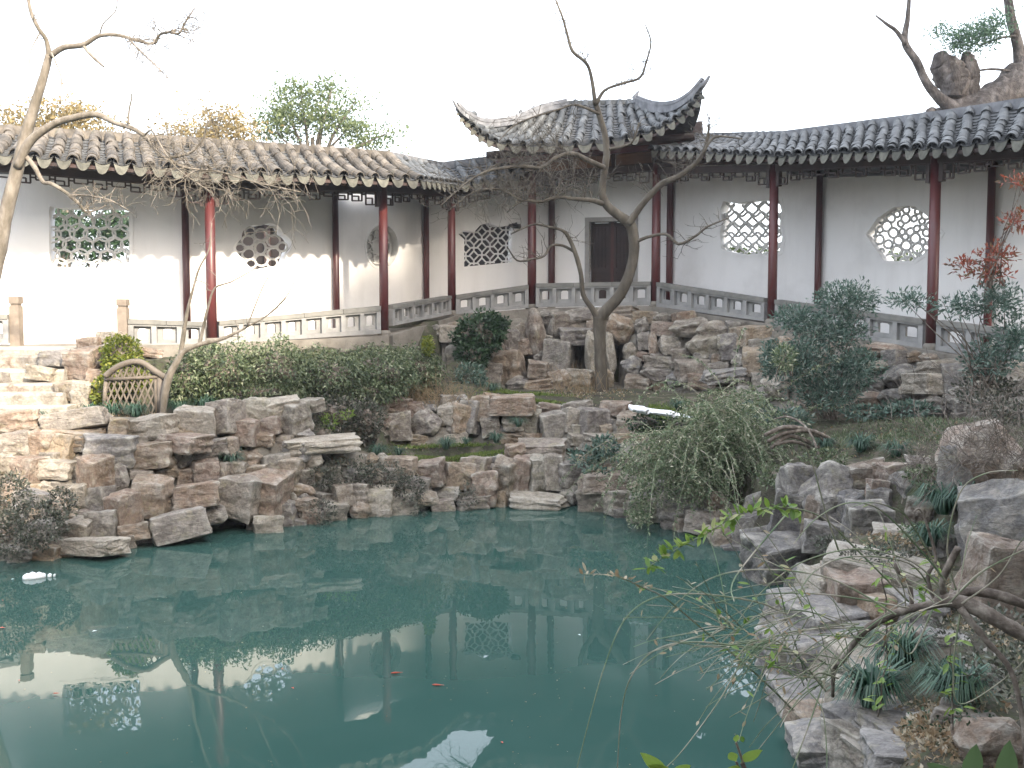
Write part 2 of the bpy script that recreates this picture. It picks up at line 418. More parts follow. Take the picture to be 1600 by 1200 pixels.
# ------------------------------------------------------------------ the setting: ground, pond, water
POND_PX = [(0, 890), (100, 882), (180, 874), (240, 854), (320, 850), (440, 832), (540, 817), (620, 809), (700, 801), (800, 798), (885, 796), (970, 813),
           (1060, 836), (1165, 872), (1245, 930), (1240, 1000), (1226, 1090), (1272, 1180)]
POND = [(at_z(x, y, 0).x, at_z(x, y, 0).y) for x, y in POND_PX]
POND = [(-8.5, 10.6)] + POND + [(1.75, 5.4), (1.5, 4.2), (1.2, 3.4), (-3, 3.0), (-8.5, 4.5)]
PA = np.array(POND)
def pond_dist(x, y):
    """signed distance to the pond edge, positive on land"""
    p = np.array((x, y)); a = PA; b = np.roll(PA, -1, 0)
    ab = b - a
    t = np.clip(((p - a) * ab).sum(1) / (ab * ab).sum(1), 0, 1)
    d = np.sqrt((((a + ab * t[:, None]) - p) ** 2).sum(1).min())
    c = (a[:, 1] > y) != (b[:, 1] > y)
    xi = a[:, 0] + (y - a[:, 1]) / np.where(b[:, 1] == a[:, 1], 1e-9, b[:, 1] - a[:, 1]) * ab[:, 0]
    return -d if (np.count_nonzero(c & (x < xi)) % 2) else d
CTRL_PX = [(-150, 655, 13.6), (0, 655, 13.9), (60, 648, 14.3), (230, 650, 14.2), (330, 650, 14.5), (-100, 560, 16.2), (60, 556, 16.4), (150, 556, 16.2), (250, 560, 16.3), (400, 556, 16.6),
           (230, 640, 14.9), (330, 640, 15.0), (420, 640, 15.2), (520, 650, 15.4), (500, 545, 17.6), (560, 655, 15.9), (640, 720, 15.5), (640, 698, 16.2), (720, 715, 15.7), (750, 698, 16.2), (840, 700, 15.9), (940, 735, 15.1),
           (560, 625, 16.7), (640, 622, 17.0), (760, 618, 17.3), (860, 622, 17.3), (960, 635, 17.0), (600, 608, 17.6), (690, 600, 18.5), (820, 612, 19.2), (940, 610, 18.8), (1030, 614, 18.6),
           (700, 560, 19.4), (600, 540, 18.2), (680, 500, 20.8), (830, 492, 22.0), (1020, 490, 21.6), (1200, 512, 19.0), (1450, 556, 16.0),
           (1130, 650, 16.0), (1050, 690, 15.3), (1000, 745, 14.8), (1130, 760, 13.6), (1180, 700, 14.4), (1300, 660, 14.9), (1300, 690, 13.2), (1220, 730, 12.6), (1400, 652, 14.6), (1400, 690, 12.3), (1330, 720, 11.8),
           (1480, 660, 13.6), (1450, 725, 10.9), (1560, 660, 12.2), (1560, 760, 9.4), (1290, 835, 11.2), (1370, 830, 10.4), (1440, 840, 9.6), (1200, 845, 12.2), (1420, 900, 8.7), (1330, 940, 8.9), (1500, 900, 8.2),
           (1500, 1000, 6.9), (1330, 1020, 7.7), (1400, 1090, 6.7), (1520, 1090, 6.0), (1330, 1110, 7.0), (1450, 1130, 6.3), (1560, 1180, 5.3)]
CTRL = np.array([tuple(at(*c)) for c in CTRL_PX] + [(-9, 3, 0.5), (2.4, 3.6, 0.9), (3.5, 2.5, 1.1), (0, 1.5, 1.2), (-4, 1.5, 1.0), (7, 7, 1.3), (9, 10, 1.6), (6, 4, 1.2), (-12, 14, 1.5), (-12, 17, 2.4),
                                                  (-10, 10, 0.8), (-11, 6, 0.7), (-8, 20, 2.45), (0, 23.5, 2.9), (8, 21, 2.6), (10.5, 16, 2.2)])
def land(x, y):
    d2 = (CTRL[:, 0] - x) ** 2 + (CTRL[:, 1] - y) ** 2 + 0.02
    w = 1 / d2 ** 2.2
    return float((w * CTRL[:, 2]).sum() / w.sum())
LEFT = [(-260, 656, 12.9, 920, 10.7), (-150, 652, 13.2, 905, 11.1), (0, 650, 13.5, 889, 11.6), (180, 648, 13.7, 872, 12.15), (240, 648, 13.9, 853, 12.8), (320, 640, 14.2, 849, 13.0), (400, 622, 14.7, 836, 13.5), (470, 622, 15.0, 828, 13.8)]
CENT = [(440, 690, 14.6, 830, 13.7), (540, 700, 14.9, 817, 14.25), (620, 718, 15.1, 809, 14.6), (700, 722, 15.4, 801, 15.0), (800, 706, 15.8, 798, 15.15), (885, 706, 15.9, 796, 15.25), (930, 735, 15.2, 805, 14.8), (1000, 742, 14.8, 822, 14.0), (1100, 760, 13.9, 848, 12.95), (1180, 800, 12.9, 880, 11.9)]
MID = [(560, 634, 16.3, 692, 15.95), (640, 622, 16.8, 692, 16.4), (760, 618, 17.0, 690, 16.6), (850, 628, 17.0, 690, 16.5), (950, 636, 16.9, 700, 16.0), (1010, 640, 16.6, 720, 15.5)]
UPP = [(690, 500, 20.4, 600, 19.3), (760, 494, 20.9, 606, 19.6), (830, 490, 21.4, 610, 20.0), (1020, 487, 20.9, 614, 19.5), (1120, 500, 19.4, 614, 18.2), (1230, 514, 18.0, 645, 16.8), (1340, 540, 16.6, 652, 15.6), (1450, 556, 15.5, 652, 14.8), (1640, 572, 13.7, 680, 12.9)]
STEPS = [(-120, 556, 16.4, 650, 14.5), (150, 556, 16.4, 650, 14.5)]
def bank_limit(x, y):
    px = 800 + x / max(y, .1) * F
    lim = 99
    for tab in (LEFT, CENT, MID, UPP, STEPS):
        if not tab[0][0] - 4 < px < tab[-1][0] + 4: continue
        yt, Yt, yb, Yb = table(tab, px)
        zt, zb = at(px, yt, Yt).z, at(px, yb, Yb).z
        m = 1.5 if tab is UPP else .5
        if y < Yb - .25 or y > Yt + m + .3: continue
        lim = min(lim, lerp(zb, zt, min(1, max(0, (y - m - Yb) / (Yt - Yb)))) - .06)
    return lim
def ground_z(x, y):
    return min(ground_raw(x, y), bank_limit(x, y))
def ground_raw(x, y):
    d = pond_dist(x, y)
    if d < 0: return max(-0.9, -0.25 + d * 2.0)
    t = min(1, d / 0.55)
    t = t * t * (3 - 2 * t)
    return lerp(-0.15, land(x, y), t) + 0.05 * noise.noise(Vector((x * 1.7, y * 1.7, 3))) * t
gx = np.arange(-13, 12.01, 0.14); gy = np.arange(0.6, 24.6, 0.14)
mb = MB()
nx, ny = len(gx), len(gy)
mb.v = [(float(x), float(y), ground_z(x, y)) for y in gy for x in gx]
mb.f = [(j * nx + i, j * nx + i + 1, (j + 1) * nx + i + 1, (j + 1) * nx + i) for j in range(ny - 1) for i in range(nx - 1)]
# skirt that carries the ground out to the horizon
ringv = [(-13, 0.6), (12, 0.6), (12, 24.54), (-13, 24.54)]
o = len(mb.v)
edge = [i for i in range(nx)] + [j * nx + nx - 1 for j in range(1, ny)] + [(ny - 1) * nx + i for i in range(nx - 2, -1, -1)] + [j * nx for j in range(ny - 2, 0, -1)]
for k, i in enumerate(edge):
    x, y, z = mb.v[i]
    dx, dy = x - 0, y - 12
    l = math.hypot(dx, dy)
    mb.v.append((x + dx / l * 400, y + dy / l * 400, 1.0))
m_ = len(edge)
for k in range(m_):
    mb.f.append((edge[k], edge[(k + 1) % m_], o + (k + 1) % m_, o + k))
tag(mb.build('ground', M_soil, smooth=True), kind='structure')

M_water = bpy.data.materials.new('pond_water')
nt, b, out = nodes_of(M_water)
g = nt.nodes.new('ShaderNodeNewGeometry')
c = ramp(nt, [(0.3, (0.027, 0.067, 0.057)), (0.7, (0.035, 0.079, 0.068))], noise_n(nt, g.outputs['Position'], 0.35, 4))
nt.links.new(c, b.inputs['Base Color'])
b.inputs['Roughness'].default_value = 0.012
b.inputs['IOR'].default_value = 1.34
b.inputs['Specular IOR Level'].default_value = 0.55
mp = nt.nodes.new('ShaderNodeMapping'); mp.inputs['Scale'].default_value = (1, 0.55, 1)
nt.links.new(g.outputs['Position'], mp.inputs[0])
bumpn(nt, noise_n(nt, mp.outputs[0], 2.6, 3, 0.5), 0.02, 0.05, b)
mb = MB()
mb.add([(p[0] + 0.0, p[1], 0.0) for p in [(-9.5, 2), (5, 2), (5, 16.8), (-9.5, 16.8)]], [(0, 1, 2, 3)])
tag(mb.build('pond_water', M_water), kind='structure')

# ------------------------------------------------------------------ gallery plan: front columns c, wall line w
COL = {'a': (-101, 16.4), '0': (331, 17.2), '1': (600, 19.2), '2': (706, 21.6), '3': (831, 22.2), '4': (1024, 21.6), '5': (1206, 19.0), '6': (1456, 16.0), '7': (1760, 13.4)}
CB = {'a': 545, '0': 537, '1': 524, '2': 492, '3': 482, '4': 478, '5': 506, '6': 546, '7': 600}      # base y
CT = {'a': 258, '0': 296, '1': 300, '2': 308, '3': 288, '4': 272, '5': 268, '6': 256, '7': 235}      # top y
WL = {'a': (-240, 17.7), '0': (290, 18.4), '1': (521, 20.2), '2': (663, 22.5), '3': (864, 23.4), '4': (1047, 22.7), '5': (1281, 20.0), '6': (1548, 17.0), '7': (1960, 14.2)}
order = list('a01234567')
cxy = {k: at(*[COL[k][0], 500, COL[k][1]]) for k in order}
wxy = {k: at(*[WL[k][0], 500, WL[k][1]]) for k in order}
cz0 = {k: at(COL[k][0], CB[k], COL[k][1]).z for k in order}
cz1 = {k: at(COL[k][0], CT[k], COL[k][1]).z for k in order}
bays = list(zip(order, order[1:]))
M_redk0 = pmat('red_brown_stile', [(0.3, (0.05, 0.018, 0.016)), (0.7, (0.085, 0.028, 0.024))], 3, 0.5, 0.1)
def inside(poly, x, y):
    r = False
    n = len(poly)
    for i in range(n):
        x1, y1 = poly[i]; x2, y2 = poly[(i + 1) % n]
        if (y1 > y) != (y2 > y) and x < (x2 - x1) * (y - y1) / (y2 - y1) + x1: r = not r
    return r
def ell(cx, cy, rx, ry, n=24, rot=0.0, a0=0.0, a1=2 * math.pi):
    out = []
    for i in range(n + 1):
        a = lerp(a0, a1, i / n)
        x, y = rx * math.cos(a), ry * math.sin(a)
        out.append((cx + x * math.cos(rot) - y * math.sin(rot), cy + x * math.sin(rot) + y * math.cos(rot)))
    return out
# window outlines and lattice drawings, in photograph pixels (mapped onto the wall plane they sit in)
def rrect(x0, y0, x1, y1, r=4):
    p = []
    for cx, cy, a in ((x1 - r, y1 - r, 0), (x0 + r, y1 - r, 90), (x0 + r, y0 + r, 180), (x1 - r, y0 + r, 270)):
        p += [(cx + r * math.cos(R(a + k * 30)), cy + r * math.sin(R(a + k * 30))) for k in range(4)]
    return p
def win_scale():
    o = [(78, 322), (90, 325), (190, 326), (202, 330), (203, 415), (201, 420), (190, 420), (80, 417), (77, 412), (77, 330)]
    L = []
    rr = random.Random(3)
    for j in range(6):
        for i in range(7):
            cx, cy = 76 + i * 22 + (11 if j % 2 else 0) + rr.uniform(-2, 2), 328 + j * 18 + rr.uniform(-2, 2)
            L.append(ell(cx, cy, 13.5 + rr.uniform(-1.5, 1), 12.5 + rr.uniform(-1.5, 1), 20))
    return o, L, 0.02, False
def win_plum():
    lob = [(388, 372), (412, 362), (437, 370), (442, 390), (433, 402), (411, 404), (388, 404), (384, 390)]
    o = []
    for i in range(72):
        a = 2 * math.pi * i / 72
        r = 36 + 4.5 * abs(math.cos(3 * a + 0.4)) * 1.3
        o.append((412 + r * 1.05 * math.cos(a), 385 + r * 0.9 * math.sin(a)))
    L = [ell(411, 387, 9, 10.5, 24), ell(411, 387, 8, 9.5, 24)]
    for k in range(6):
        a = 2 * math.pi * k / 6 + 0.5
        L.append(ell(412 + 23 * math.cos(a), 386 + 20 * math.sin(a), 10, 9, 22))
        L.append(ell(412 + 33 * math.cos(a + 0.52), 386 + 29 * math.sin(a + 0.52), 8, 7, 20))
        L.append([(411 + 9 * math.cos(a + .5), 387 + 10 * math.sin(a + .5)), (412 + 20 * math.cos(a + .62), 386 + 18 * math.sin(a + .62)), (412 + 27 * math.cos(a + .5), 386 + 24 * math.sin(a + .5))])
    return o, L, 0.022, False
def win_round():
    o = ell(597, 385, 25, 34, 28)[:-1]
    L = [ell(597, 385, 19, 27, 26), ell(597, 385, 9, 12, 20)]
    for k in range(8):
        a = 2 * math.pi * k / 8
        L.append(ell(597 + 15 * math.cos(a), 385 + 20 * math.sin(a), 5, 6.5, 14))
    return o, L, 0.022, True
def win_oct():
    o = [(725, 417), (725, 374), (716, 366), (724, 360), (741, 362), (750, 352), (762, 348), (776, 353), (790, 353), (803, 347), (808, 351), (801, 360), (799, 410)]
    L = []
    for i in range(-1, 8):
        for j in range(-1, 8):
            cx, cy = 730 + i * 12.6, 412 - j * 12.2 - (i * 0.9)
            if (i + j) % 2 == 0:
                L.append([(cx - 7, cy), (cx, cy - 7.5), (cx + 7, cy), (cx, cy + 7.5), (cx - 7, cy)])
            else:
                L.append([(cx - 5.6, cy), (cx + 5.6, cy)]); L.append([(cx, cy - 5), (cx, cy + 5)])
    return o, L, 0.02, False
def win_wave():
    o = [(1130, 314), (1150, 318), (1170, 314), (1190, 312), (1206, 315), (1218, 312), (1222, 330), (1219, 350), (1223, 370), (1219, 392), (1205, 402), (1190, 396), (1165, 398), (1140, 394), (1127, 388), (1125, 365), (1129, 345), (1125, 330)]
    L = []
    for k in range(11):
        L.append([(1122 + k * 10.5 + 4.6 * math.sin(y * 0.27 + (k % 2) * math.pi) + y * 0.02, 308 + y) for y in range(0, 100, 3)])
    for k in range(6):
        L.append([(x, 318 + k * 16 + 3.5 * math.sin(x * 0.3 + k)) for x in range(1118, 1226, 3)])
    return o, L, 0.028, False
def win_hex():
    o = [(1353, 366), (1372, 340), (1398, 323), (1428, 321), (1450, 338), (1471, 364), (1456, 388), (1428, 408), (1382, 408)]
    rr = random.Random(5)
    P = []
    for _ in range(4000):
        x, y, r = rr.uniform(1350, 1474), rr.uniform(318, 412), rr.uniform(4.0, 8.6)
        if all(math.hypot(x - a, y - b) > (r + q) * 0.98 for a, b, q in P): P.append((x, y, r))
    L = [ell(x, y, r * 1.02, r * 1.1, 16, rr.uniform(0, 3)) for x, y, r in P]
    return o, L, 0.026, False
WIN = {'a': win_scale, '0': win_plum, '1': win_round, '2': win_oct, '4': win_wave, '5': win_hex}
WL_LABEL = {'a': 'white wall at the left with a rectangular window of fish scale lattice', '0': 'white wall section with the plum blossom shaped lattice window', '1': 'narrow receding white wall section with a round blind lattice window behind a red column',
            '2': 'white wall section with the geometric octagon lattice window', '3': 'white wall behind the pavilion with the dark double door', '4': 'white wall section with the bright wavy lattice window right of the pavilion',
            '5': 'white wall section with the hexagonal pebble lattice window', '6': 'blank white wall section at the right edge of the photo'}
WIN_LABEL = {'a': 'rectangular opening with fish scale lattice', '0': 'plum blossom shaped opening', '1': 'round blind window with carved relief', '2': 'opening with octagon lattice', '4': 'opening with wavy lattice full of bright sky', '5': 'hexagonal opening with pebble shaped lattice'}
def wall_top(k): return cz1[k] + (0.55 if k in '34' else 0.35)
for k0, k1 in bays:
    A, B = wxy[k0], wxy[k1]
    t = Vector((B.x - A.x, B.y - A.y, 0)); Lb = t.length; t.normalize()
    n = Vector((t.y, -t.x, 0))          # towards the camera
    zb0, zb1 = cz0[k0] - 0.5, cz0[k1] - 0.5
    zt0, zt1 = wall_top(k0), wall_top(k1)
    root = thing('garden_wall', (A.x, A.y, zb0), WL_LABEL[k0], 'wall')
    def fn(u, v, d, A=A, t=t, n=n): return Vector((A.x, A.y, 0)) + t * u + Vector((0, 0, v)) - n * d
    def tos(px, py, A=A, B=B, t=t):
        p = on_plane(px, py, A, B)
        return ((p.x - A.x) * t.x + (p.y - A.y) * t.y, p.z)
    outer = [(0, zb0), (Lb, zb1), (Lb, zt1), (0, zt0)]
    holes = []
    if k0 in WIN:
        o_px, lat, rad, blind = WIN[k0]()
        hole = [tos(*p) for p in o_px]
        holes = [hole]
    elif k0 == '3':
        x0, zt = tos(921, 347); x1, _ = tos(990, 347)
        zf = lerp(cz0['3'], cz0['4'], 0.5) + 0.02
        holes = [[(x0, zf), (x1, zf), (x1, zt), (x0, zt)]]
    MB().prism(outer, holes, fn, 0, 0.3).build('plaster_face', M_white, root)
    if k0 in WIN:
        # narrow raised frame round the opening, then the lattice set back in it
        cx = sum(p[0] for p in hole) / len(hole); cz = sum(p[1] for p in hole) / len(hole)
        big = [(cx + (p[0] - cx) * 1.09, cz + (p[1] - cz) * 1.10) for p in hole]
        sml = [(cx + (p[0] - cx) * 0.995, cz + (p[1] - cz) * 0.995) for p in hole]
        w = MB().prism(big, [sml], fn, -0.012, 0.10).build('lattice_window', M_white, root)
        w['label'] = WIN_LABEL[k0]
        lb = MB()
        for pl in lat:
            run = []
            for i in range(len(pl) - 1):
                d_ = math.hypot(pl[i + 1][0] - pl[i][0], pl[i + 1][1] - pl[i][1])
                m_ = max(1, int(d_ / 2.5))
                for q in range(m_ + (1 if i == len(pl) - 2 else 0)):
                    x = lerp(pl[i][0], pl[i + 1][0], q / m_); y = lerp(pl[i][1], pl[i + 1][1], q / m_)
                    if inside(o_px, x, y): run.append((x, y))
                    else:
                        if len(run) > 1: lb.tube([fn(*tos(*p), 0.13) for p in run], rad, 5, False)
                        run = []
            if len(run) > 1: lb.tube([fn(*tos(*p), 0.13) for p in run], rad, 5, False)
        lb.build('lattice', M_lattice, w, smooth=True)
        if blind:
            MB().prism(big, [], fn, 0.17, 0.24).build('back_panel', M_lattice, w)
    if k0 == '3':
        xm_ = (x0 + x1) / 2
        MB().bar(fn(xm_, zf, .165), fn(xm_, zt, .165), .018, .07, n).build('meeting_stile', M_redk0, root)
        fr = MB()
        for a, b_ in (((x0 - .05, zf), (x0 - .05, zt + .05)), ((x1 + .05, zf), (x1 + .05, zt + .05)), ((x0 - .1, zt + .05), (x1 + .1, zt + .05))):
            fr.bar(fn(*a, 0.08), fn(*b_, 0.08), 0.24, 0.1, n)
        fr.build('door_frame', M_frame, root)
        for s_ in (0, 1):
            xa, xb = lerp(x0, x1, 0.5 * s_) + .012, lerp(x0, x1, 0.5 + 0.5 * s_) - .012
            leaf = MB()
            for a, b_, w_ in (((xa + .04, zf), (xa + .04, zt), .08), ((xb - .04, zf), (xb - .04, zt), .08)):
                leaf.bar(fn(*a, .2), fn(*b_, .2), .05, w_, n)
            for h in (0.03, .36, .44, .97):
                zz = lerp(zf, zt, h)
                leaf.bar(fn(xa + .08, zz, .2), fn(xb - .08, zz, .2), .048, .09, n)
            d_o = leaf.build('door_leaf', M_door, root)
            MB().bar(fn((xa + xb) / 2, zf + .05, .21), fn((xa + xb) / 2, lerp(zf, zt, .42), .21), .02, xb - xa - .16, n).build('lower_panel', M_door, d_o)
            gl = MB()
            for q in range(1, 4):
                xx = lerp(xa + .08, xb - .08, q / 4)
                gl.bar(fn(xx, lerp(zf, zt, .45), .2), fn(xx, lerp(zf, zt, .96), .2), .02, .018, n)
            for q in range(1, 8):
                zz = lerp(zf, zt, .45 + .51 * q / 8)
                gl.bar(fn(xa + .08, zz, .205), fn(xb - .08, zz, .205), .018, .016, n)
            gl.build('door_grille', M_door, d_o)
            MB().bar(fn((xa + xb) / 2, lerp(zf, zt, .44), .235), fn((xa + xb) / 2, lerp(zf, zt, .97), .235), .015, xb - xa + .05, n).build('backing_board', M_dark, d_o)
# ------------------------------------------------------------------ tiles
def tile_proto(name, r, L, mat, seg=7, taper=0.9):
    mb = MB(); vs = []
    for y, k in ((0, 1.0), (L, taper)):
        for ro in (r * k, (r - 0.014) * k):
            for i in range(seg + 1):
                a = math.pi * i / seg
                vs.append((ro * math.cos(a), y, ro * math.sin(a) * 1.05))
    s = seg + 1
    fs = []
    for i in range(seg):
        fs += [(i, i + 1, 2 * s + i + 1, 2 * s + i), (s + i + 1, s + i, 3 * s + i, 3 * s + i + 1), (i + 1, i, s + i, s + i + 1), (2 * s + i, 2 * s + i + 1, 3 * s + i + 1, 3 * s + i)]
    me = bpy.data.meshes.new(name); me.from_pydata(vs, [], fs)
    bm = bmesh.new(); bm.from_mesh(me); bmesh.ops.recalc_face_normals(bm, faces=bm.faces); bm.to_mesh(me); bm.free()
    me.materials.append(mat)
    return me
def drip_proto(name, w, h, mat):
    # curved, pointed plate that closes each trough at the eave; hangs down from the trough's lower edge
    vs, fs, n = [], [], 8
    for d in (0.0, 0.016):
        for i in range(n + 1):
            u = -1 + 2 * i / n
            top = -0.045 * (1 - u * u)
            bot = top - h * (1 - abs(u) ** 2.8) - 0.006
            x = u * w / 2
            vs += [(x, d + 0.03 * u * u, top), (x, d - 0.02 + 0.03 * u * u, bot)]
    m = 2 * (n + 1)
    for i in range(n):
        a = 2 * i
        fs += [(a, a + 1, a + 3, a + 2), (m + a + 2, m + a + 3, m + a + 1, m + a), (a + 1, m + a + 1, m + a + 3, a + 3), (a, a + 2, m + a + 2, m + a)]
    me = bpy.data.meshes.new(name); me.from_pydata(vs, [], fs)
    bm = bmesh.new(); bm.from_mesh(me); bmesh.ops.recalc_face_normals(bm, faces=bm.faces); bm.to_mesh(me); bm.free()
    me.materials.append(mat)
    return me
T_warm = [tile_proto('cover_tile', 0.092 + 0.004 * i, 0.21, M_tile, taper=0.86 + .04 * i) for i in range(3)]
T_blue = [tile_proto('cover_tile', 0.078 + 0.004 * i, 0.21, M_tile_blue, taper=0.86 + .04 * i) for i in range(3)]
D_tile = drip_proto('drip_tile', 0.21, 0.13, M_drip)
def roof_patch(root, deck, name_tiles, E, Rg, protos, pitch, expo, sag, budget, rowlen=None, wob=0.018):
    """E(u), Rg(u): eave and ridge points. Lays rows of cover tiles as parts under deck, troughs joined."""
    uu = [i / 60 for i in range(61)]
    L = sum((E(b) - E(a)).length for a, b in zip(uu, uu[1:]))
    n = max(2, int(round(L / pitch)))
    def P(u, v):
        e, r = E(u), Rg(u)
        p = e.lerp(r, v)
        p.z -= sag * math.sin(math.pi * v) * (e - r).length
        return p
    tr = MB(); left = MB(); used = 0
    rr = random.Random(n + int(L * 100))
    for i in range(n + 1):
        u = i / n
        # trough to the right of this row
        if i < n:
            um = (i + 0.5) / n
            ln = (P(um, 0) - P(um, 1)).length
            m = max(3, int(ln / (expo * 0.75)))
            for k in range(m):
                v0, v1 = k / m, min(1, (k + 1.35) / m)
                a, b = P(um, v0), P(um, v1)
                yd = (b - a).normalized()
                xd = (P(min(1, um + .5 / n), v0) - P(max(0, um - .5 / n), v0))
                hw = xd.length / 2 * 0.9
                xd = (xd - yd * xd.dot(yd)).normalized(); zd = xd.cross(yd)
                if zd.z < 0: zd = -zd
                vs = []
                for p, lift in ((a, 0.030), (b, 0.006)):
                    for q in (-1, -.5, 0, .5, 1):
                        vs.append(p + xd * q * hw + zd * (0.05 * q * q - 0.015 + lift))
                    for q in (-1, -.5, 0, .5, 1):
                        vs.append(p + xd * q * hw + zd * (0.05 * q * q - 0.030 + lift))
                fs = []
                for q in range(4):
                    fs += [(q, q + 1, 11 + q, 10 + q), (5 + q, 6 + q, q + 1, q)]
                tr.add(vs, fs)
            a, b = P(um, 0), P(um, 0.1)
            yd = (b - a).normalized()
            xd = (P(min(1, um + .5 / n), 0) - P(max(0, um - .5 / n), 0)); w = xd.length
            xd = Vector((xd.x, xd.y, xd.z)).normalized()
            zd = Vector((0, 0, 1)); zd = (zd - xd * zd.dot(xd)).normalized(); y2 = zd.cross(xd)
            if y2.dot(yd) < 0: y2 = -y2; 
            s_ = w / 0.25
            inst('drip_tile', D_tile, frame(xd * s_, y2, zd * rr.uniform(0.92, 1.12), a - y2 * 0.035 + zd * 0.035), deck)
        ln = (P(u, 0) - P(u, 1)).length
        if ln < 0.25: continue
        m = max(2, int(ln / expo))
        for k in range(m):
            v0 = k / m
            a, b = P(u, v0), P(u, min(1, v0 + 1.3 / m))
            yd = (b - a).normalized()
            xd = P(min(1, u + .5 / n), v0) - P(max(0, u - .5 / n), v0)
            xd = (xd - yd * xd.dot(yd)).normalized(); zd = xd.cross(yd)
            if zd.z < 0: zd = -zd; xd = -xd
            zd = (zd + yd * (-0.07) + xd * rr.uniform(-.05, .05)).normalized()
            o_ = a + zd * (0.028 + rr.uniform(0, wob)) + xd * rr.uniform(-wob, wob) - yd * 0.02
            M_ = frame(xd * rr.uniform(.94, 1.06), yd * (1.42 * ln / m / 0.21), zd * rr.uniform(.94, 1.08), o_)
            me = protos[rr.randrange(len(protos))]
            if used < budget:
                inst('cover_tile', me, M_, deck); used += 1
            else:
                left.add([M_ @ v.co for v in me.vertices], [tuple(p.vertices) for p in me.polygons])
    tag(tr.build('trough_tiles', M_trough, deck), kind='stuff')
    if left.v: tag(left.build('far_cover_tiles', protos[0].materials[0], deck), kind='stuff')
    return P, used
def slab(mb, P, nu, nv, th):
    """closed sheet under P(u,v)"""
    o = [[P(i / nu, j / nv) for j in range(nv + 1)] for i in range(nu + 1)]
    vs = [p + Vector((0, 0, -0.012)) for r in o for p in r] + [p + Vector((0, 0, -0.012 - th)) for r in o for p in r]
    N = (nu + 1) * (nv + 1); w = nv + 1
    fs = []
    for i in range(nu):
        for j in range(nv):
            a = i * w + j
            fs += [(a, a + 1, a + w + 1, a + w), (N + a, N + a + w, N + a + w + 1, N + a + 1)]
    for i in range(nu):
        for j in (0, nv):
            a = i * w + j; fs.append((a, a + w, N + a + w, N + a))
    for j in range(nv):
        for i in (0, nu):
            a = i * w + j; fs.append((a, a + 1, N + a + 1, N + a))
    mb.add(vs, fs)
def ridge_cap(mb, pts, w, h):
    """stacked ridge band along pts"""
    for (a, b) in zip(pts, pts[1:]):
        mb.bar(a + Vector((0, 0, h / 2)), b + Vector((0, 0, h / 2)), w, h, (b - a).cross(Vector((0, 0, 1))))

# eave and ridge corner points (px, py, Y)
EAVE = {'a': (-70, 238, 15.9), '0': (322, 270, 16.65), '1': (655, 283, 18.9), '2': (716, 290, 21.1), '3': (812, 282, 21.6), '4': (1018, 236, 20.9), '5': (1216, 246, 18.3), '6': (1478, 233, 15.3), '7': (1790, 196, 12.8)}
RIDG = {'a': (-36, 204, 17.0), '0': (300, 225, 17.75), '1': (606, 246, 19.7), '2': (688, 262, 22.0), '3': (815, 246, 22.7), '4': (1090, 217, 22.0), '5': (1228, 214, 19.5), '6': (1488, 182, 16.5), '7': (1850, 128, 13.9)}
EP = {k: at(*v) for k, v in EAVE.items()}
RP = {k: at(*v) for k, v in RIDG.items()}
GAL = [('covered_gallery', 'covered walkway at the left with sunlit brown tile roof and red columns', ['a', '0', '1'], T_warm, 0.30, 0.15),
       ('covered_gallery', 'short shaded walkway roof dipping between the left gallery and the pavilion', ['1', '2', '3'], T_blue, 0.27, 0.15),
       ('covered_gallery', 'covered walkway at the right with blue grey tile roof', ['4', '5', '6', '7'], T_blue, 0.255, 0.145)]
def column(root, k, r=0.085, inner=False):
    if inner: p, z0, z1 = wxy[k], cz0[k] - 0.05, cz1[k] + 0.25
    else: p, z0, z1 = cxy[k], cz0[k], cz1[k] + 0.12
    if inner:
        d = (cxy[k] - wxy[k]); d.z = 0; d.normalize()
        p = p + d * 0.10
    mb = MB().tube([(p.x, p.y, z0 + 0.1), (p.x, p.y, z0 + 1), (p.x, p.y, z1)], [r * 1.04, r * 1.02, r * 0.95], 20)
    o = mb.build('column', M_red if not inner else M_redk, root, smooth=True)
    MB().tube([(p.x, p.y, z0 - 0.02), (p.x, p.y, z0 + 0.05), (p.x, p.y, z0 + 0.1)], [r * 1.5, r * 1.55, r * 1.2], 16).build('column_base', M_plinth, o)
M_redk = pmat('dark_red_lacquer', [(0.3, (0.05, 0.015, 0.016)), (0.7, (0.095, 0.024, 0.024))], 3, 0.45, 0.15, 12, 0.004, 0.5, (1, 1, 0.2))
def frieze(root, A, B, zA, zB, n, seed):
    """hanging timber fretwork under the eave beam: meander of thin bars"""
    L = (Vector((B.x - A.x, B.y - A.y, 0))).length
    t = Vector((B.x - A.x, B.y - A.y, 0)).normalized()
    mb = MB(); W = 0.024
    def pt(s, h): return Vector((A.x, A.y, lerp(zA, zB, s / L) + h)) + t * s
    def hb(s0, s1, h): mb.bar(pt(s0, h), pt(s1, h), 0.03, W, n)
    def vb(s, h0, h1): mb.bar(pt(s, h0), pt(s, h1), 0.028, W, n)
    hb(0.1, L - 0.1, 0.0)
    cells = max(6, int(L / 0.3)); c = (L - 0.2) / cells
    for i in range(cells):
        s = 0.1 + i * c
        edge_ = min(i, cells - 1 - i)
        dp = -0.24 if edge_ == 0 else (-0.17 if edge_ == 1 else (-0.09 if i % 2 else -0.15))
        vb(s + .02, 0, dp); vb(s + c * .78, 0, dp); hb(s + .02, s + c * .78, dp)
        if dp < -0.12:
            hb(s + .02, s + c * .55, dp * .5); vb(s + c * .55, dp * .5, dp)
        if i < cells - 1: hb(s + c * .78, s + c + .02, -0.055)
    mb.build('hanging_fretwork', M_dark, root)
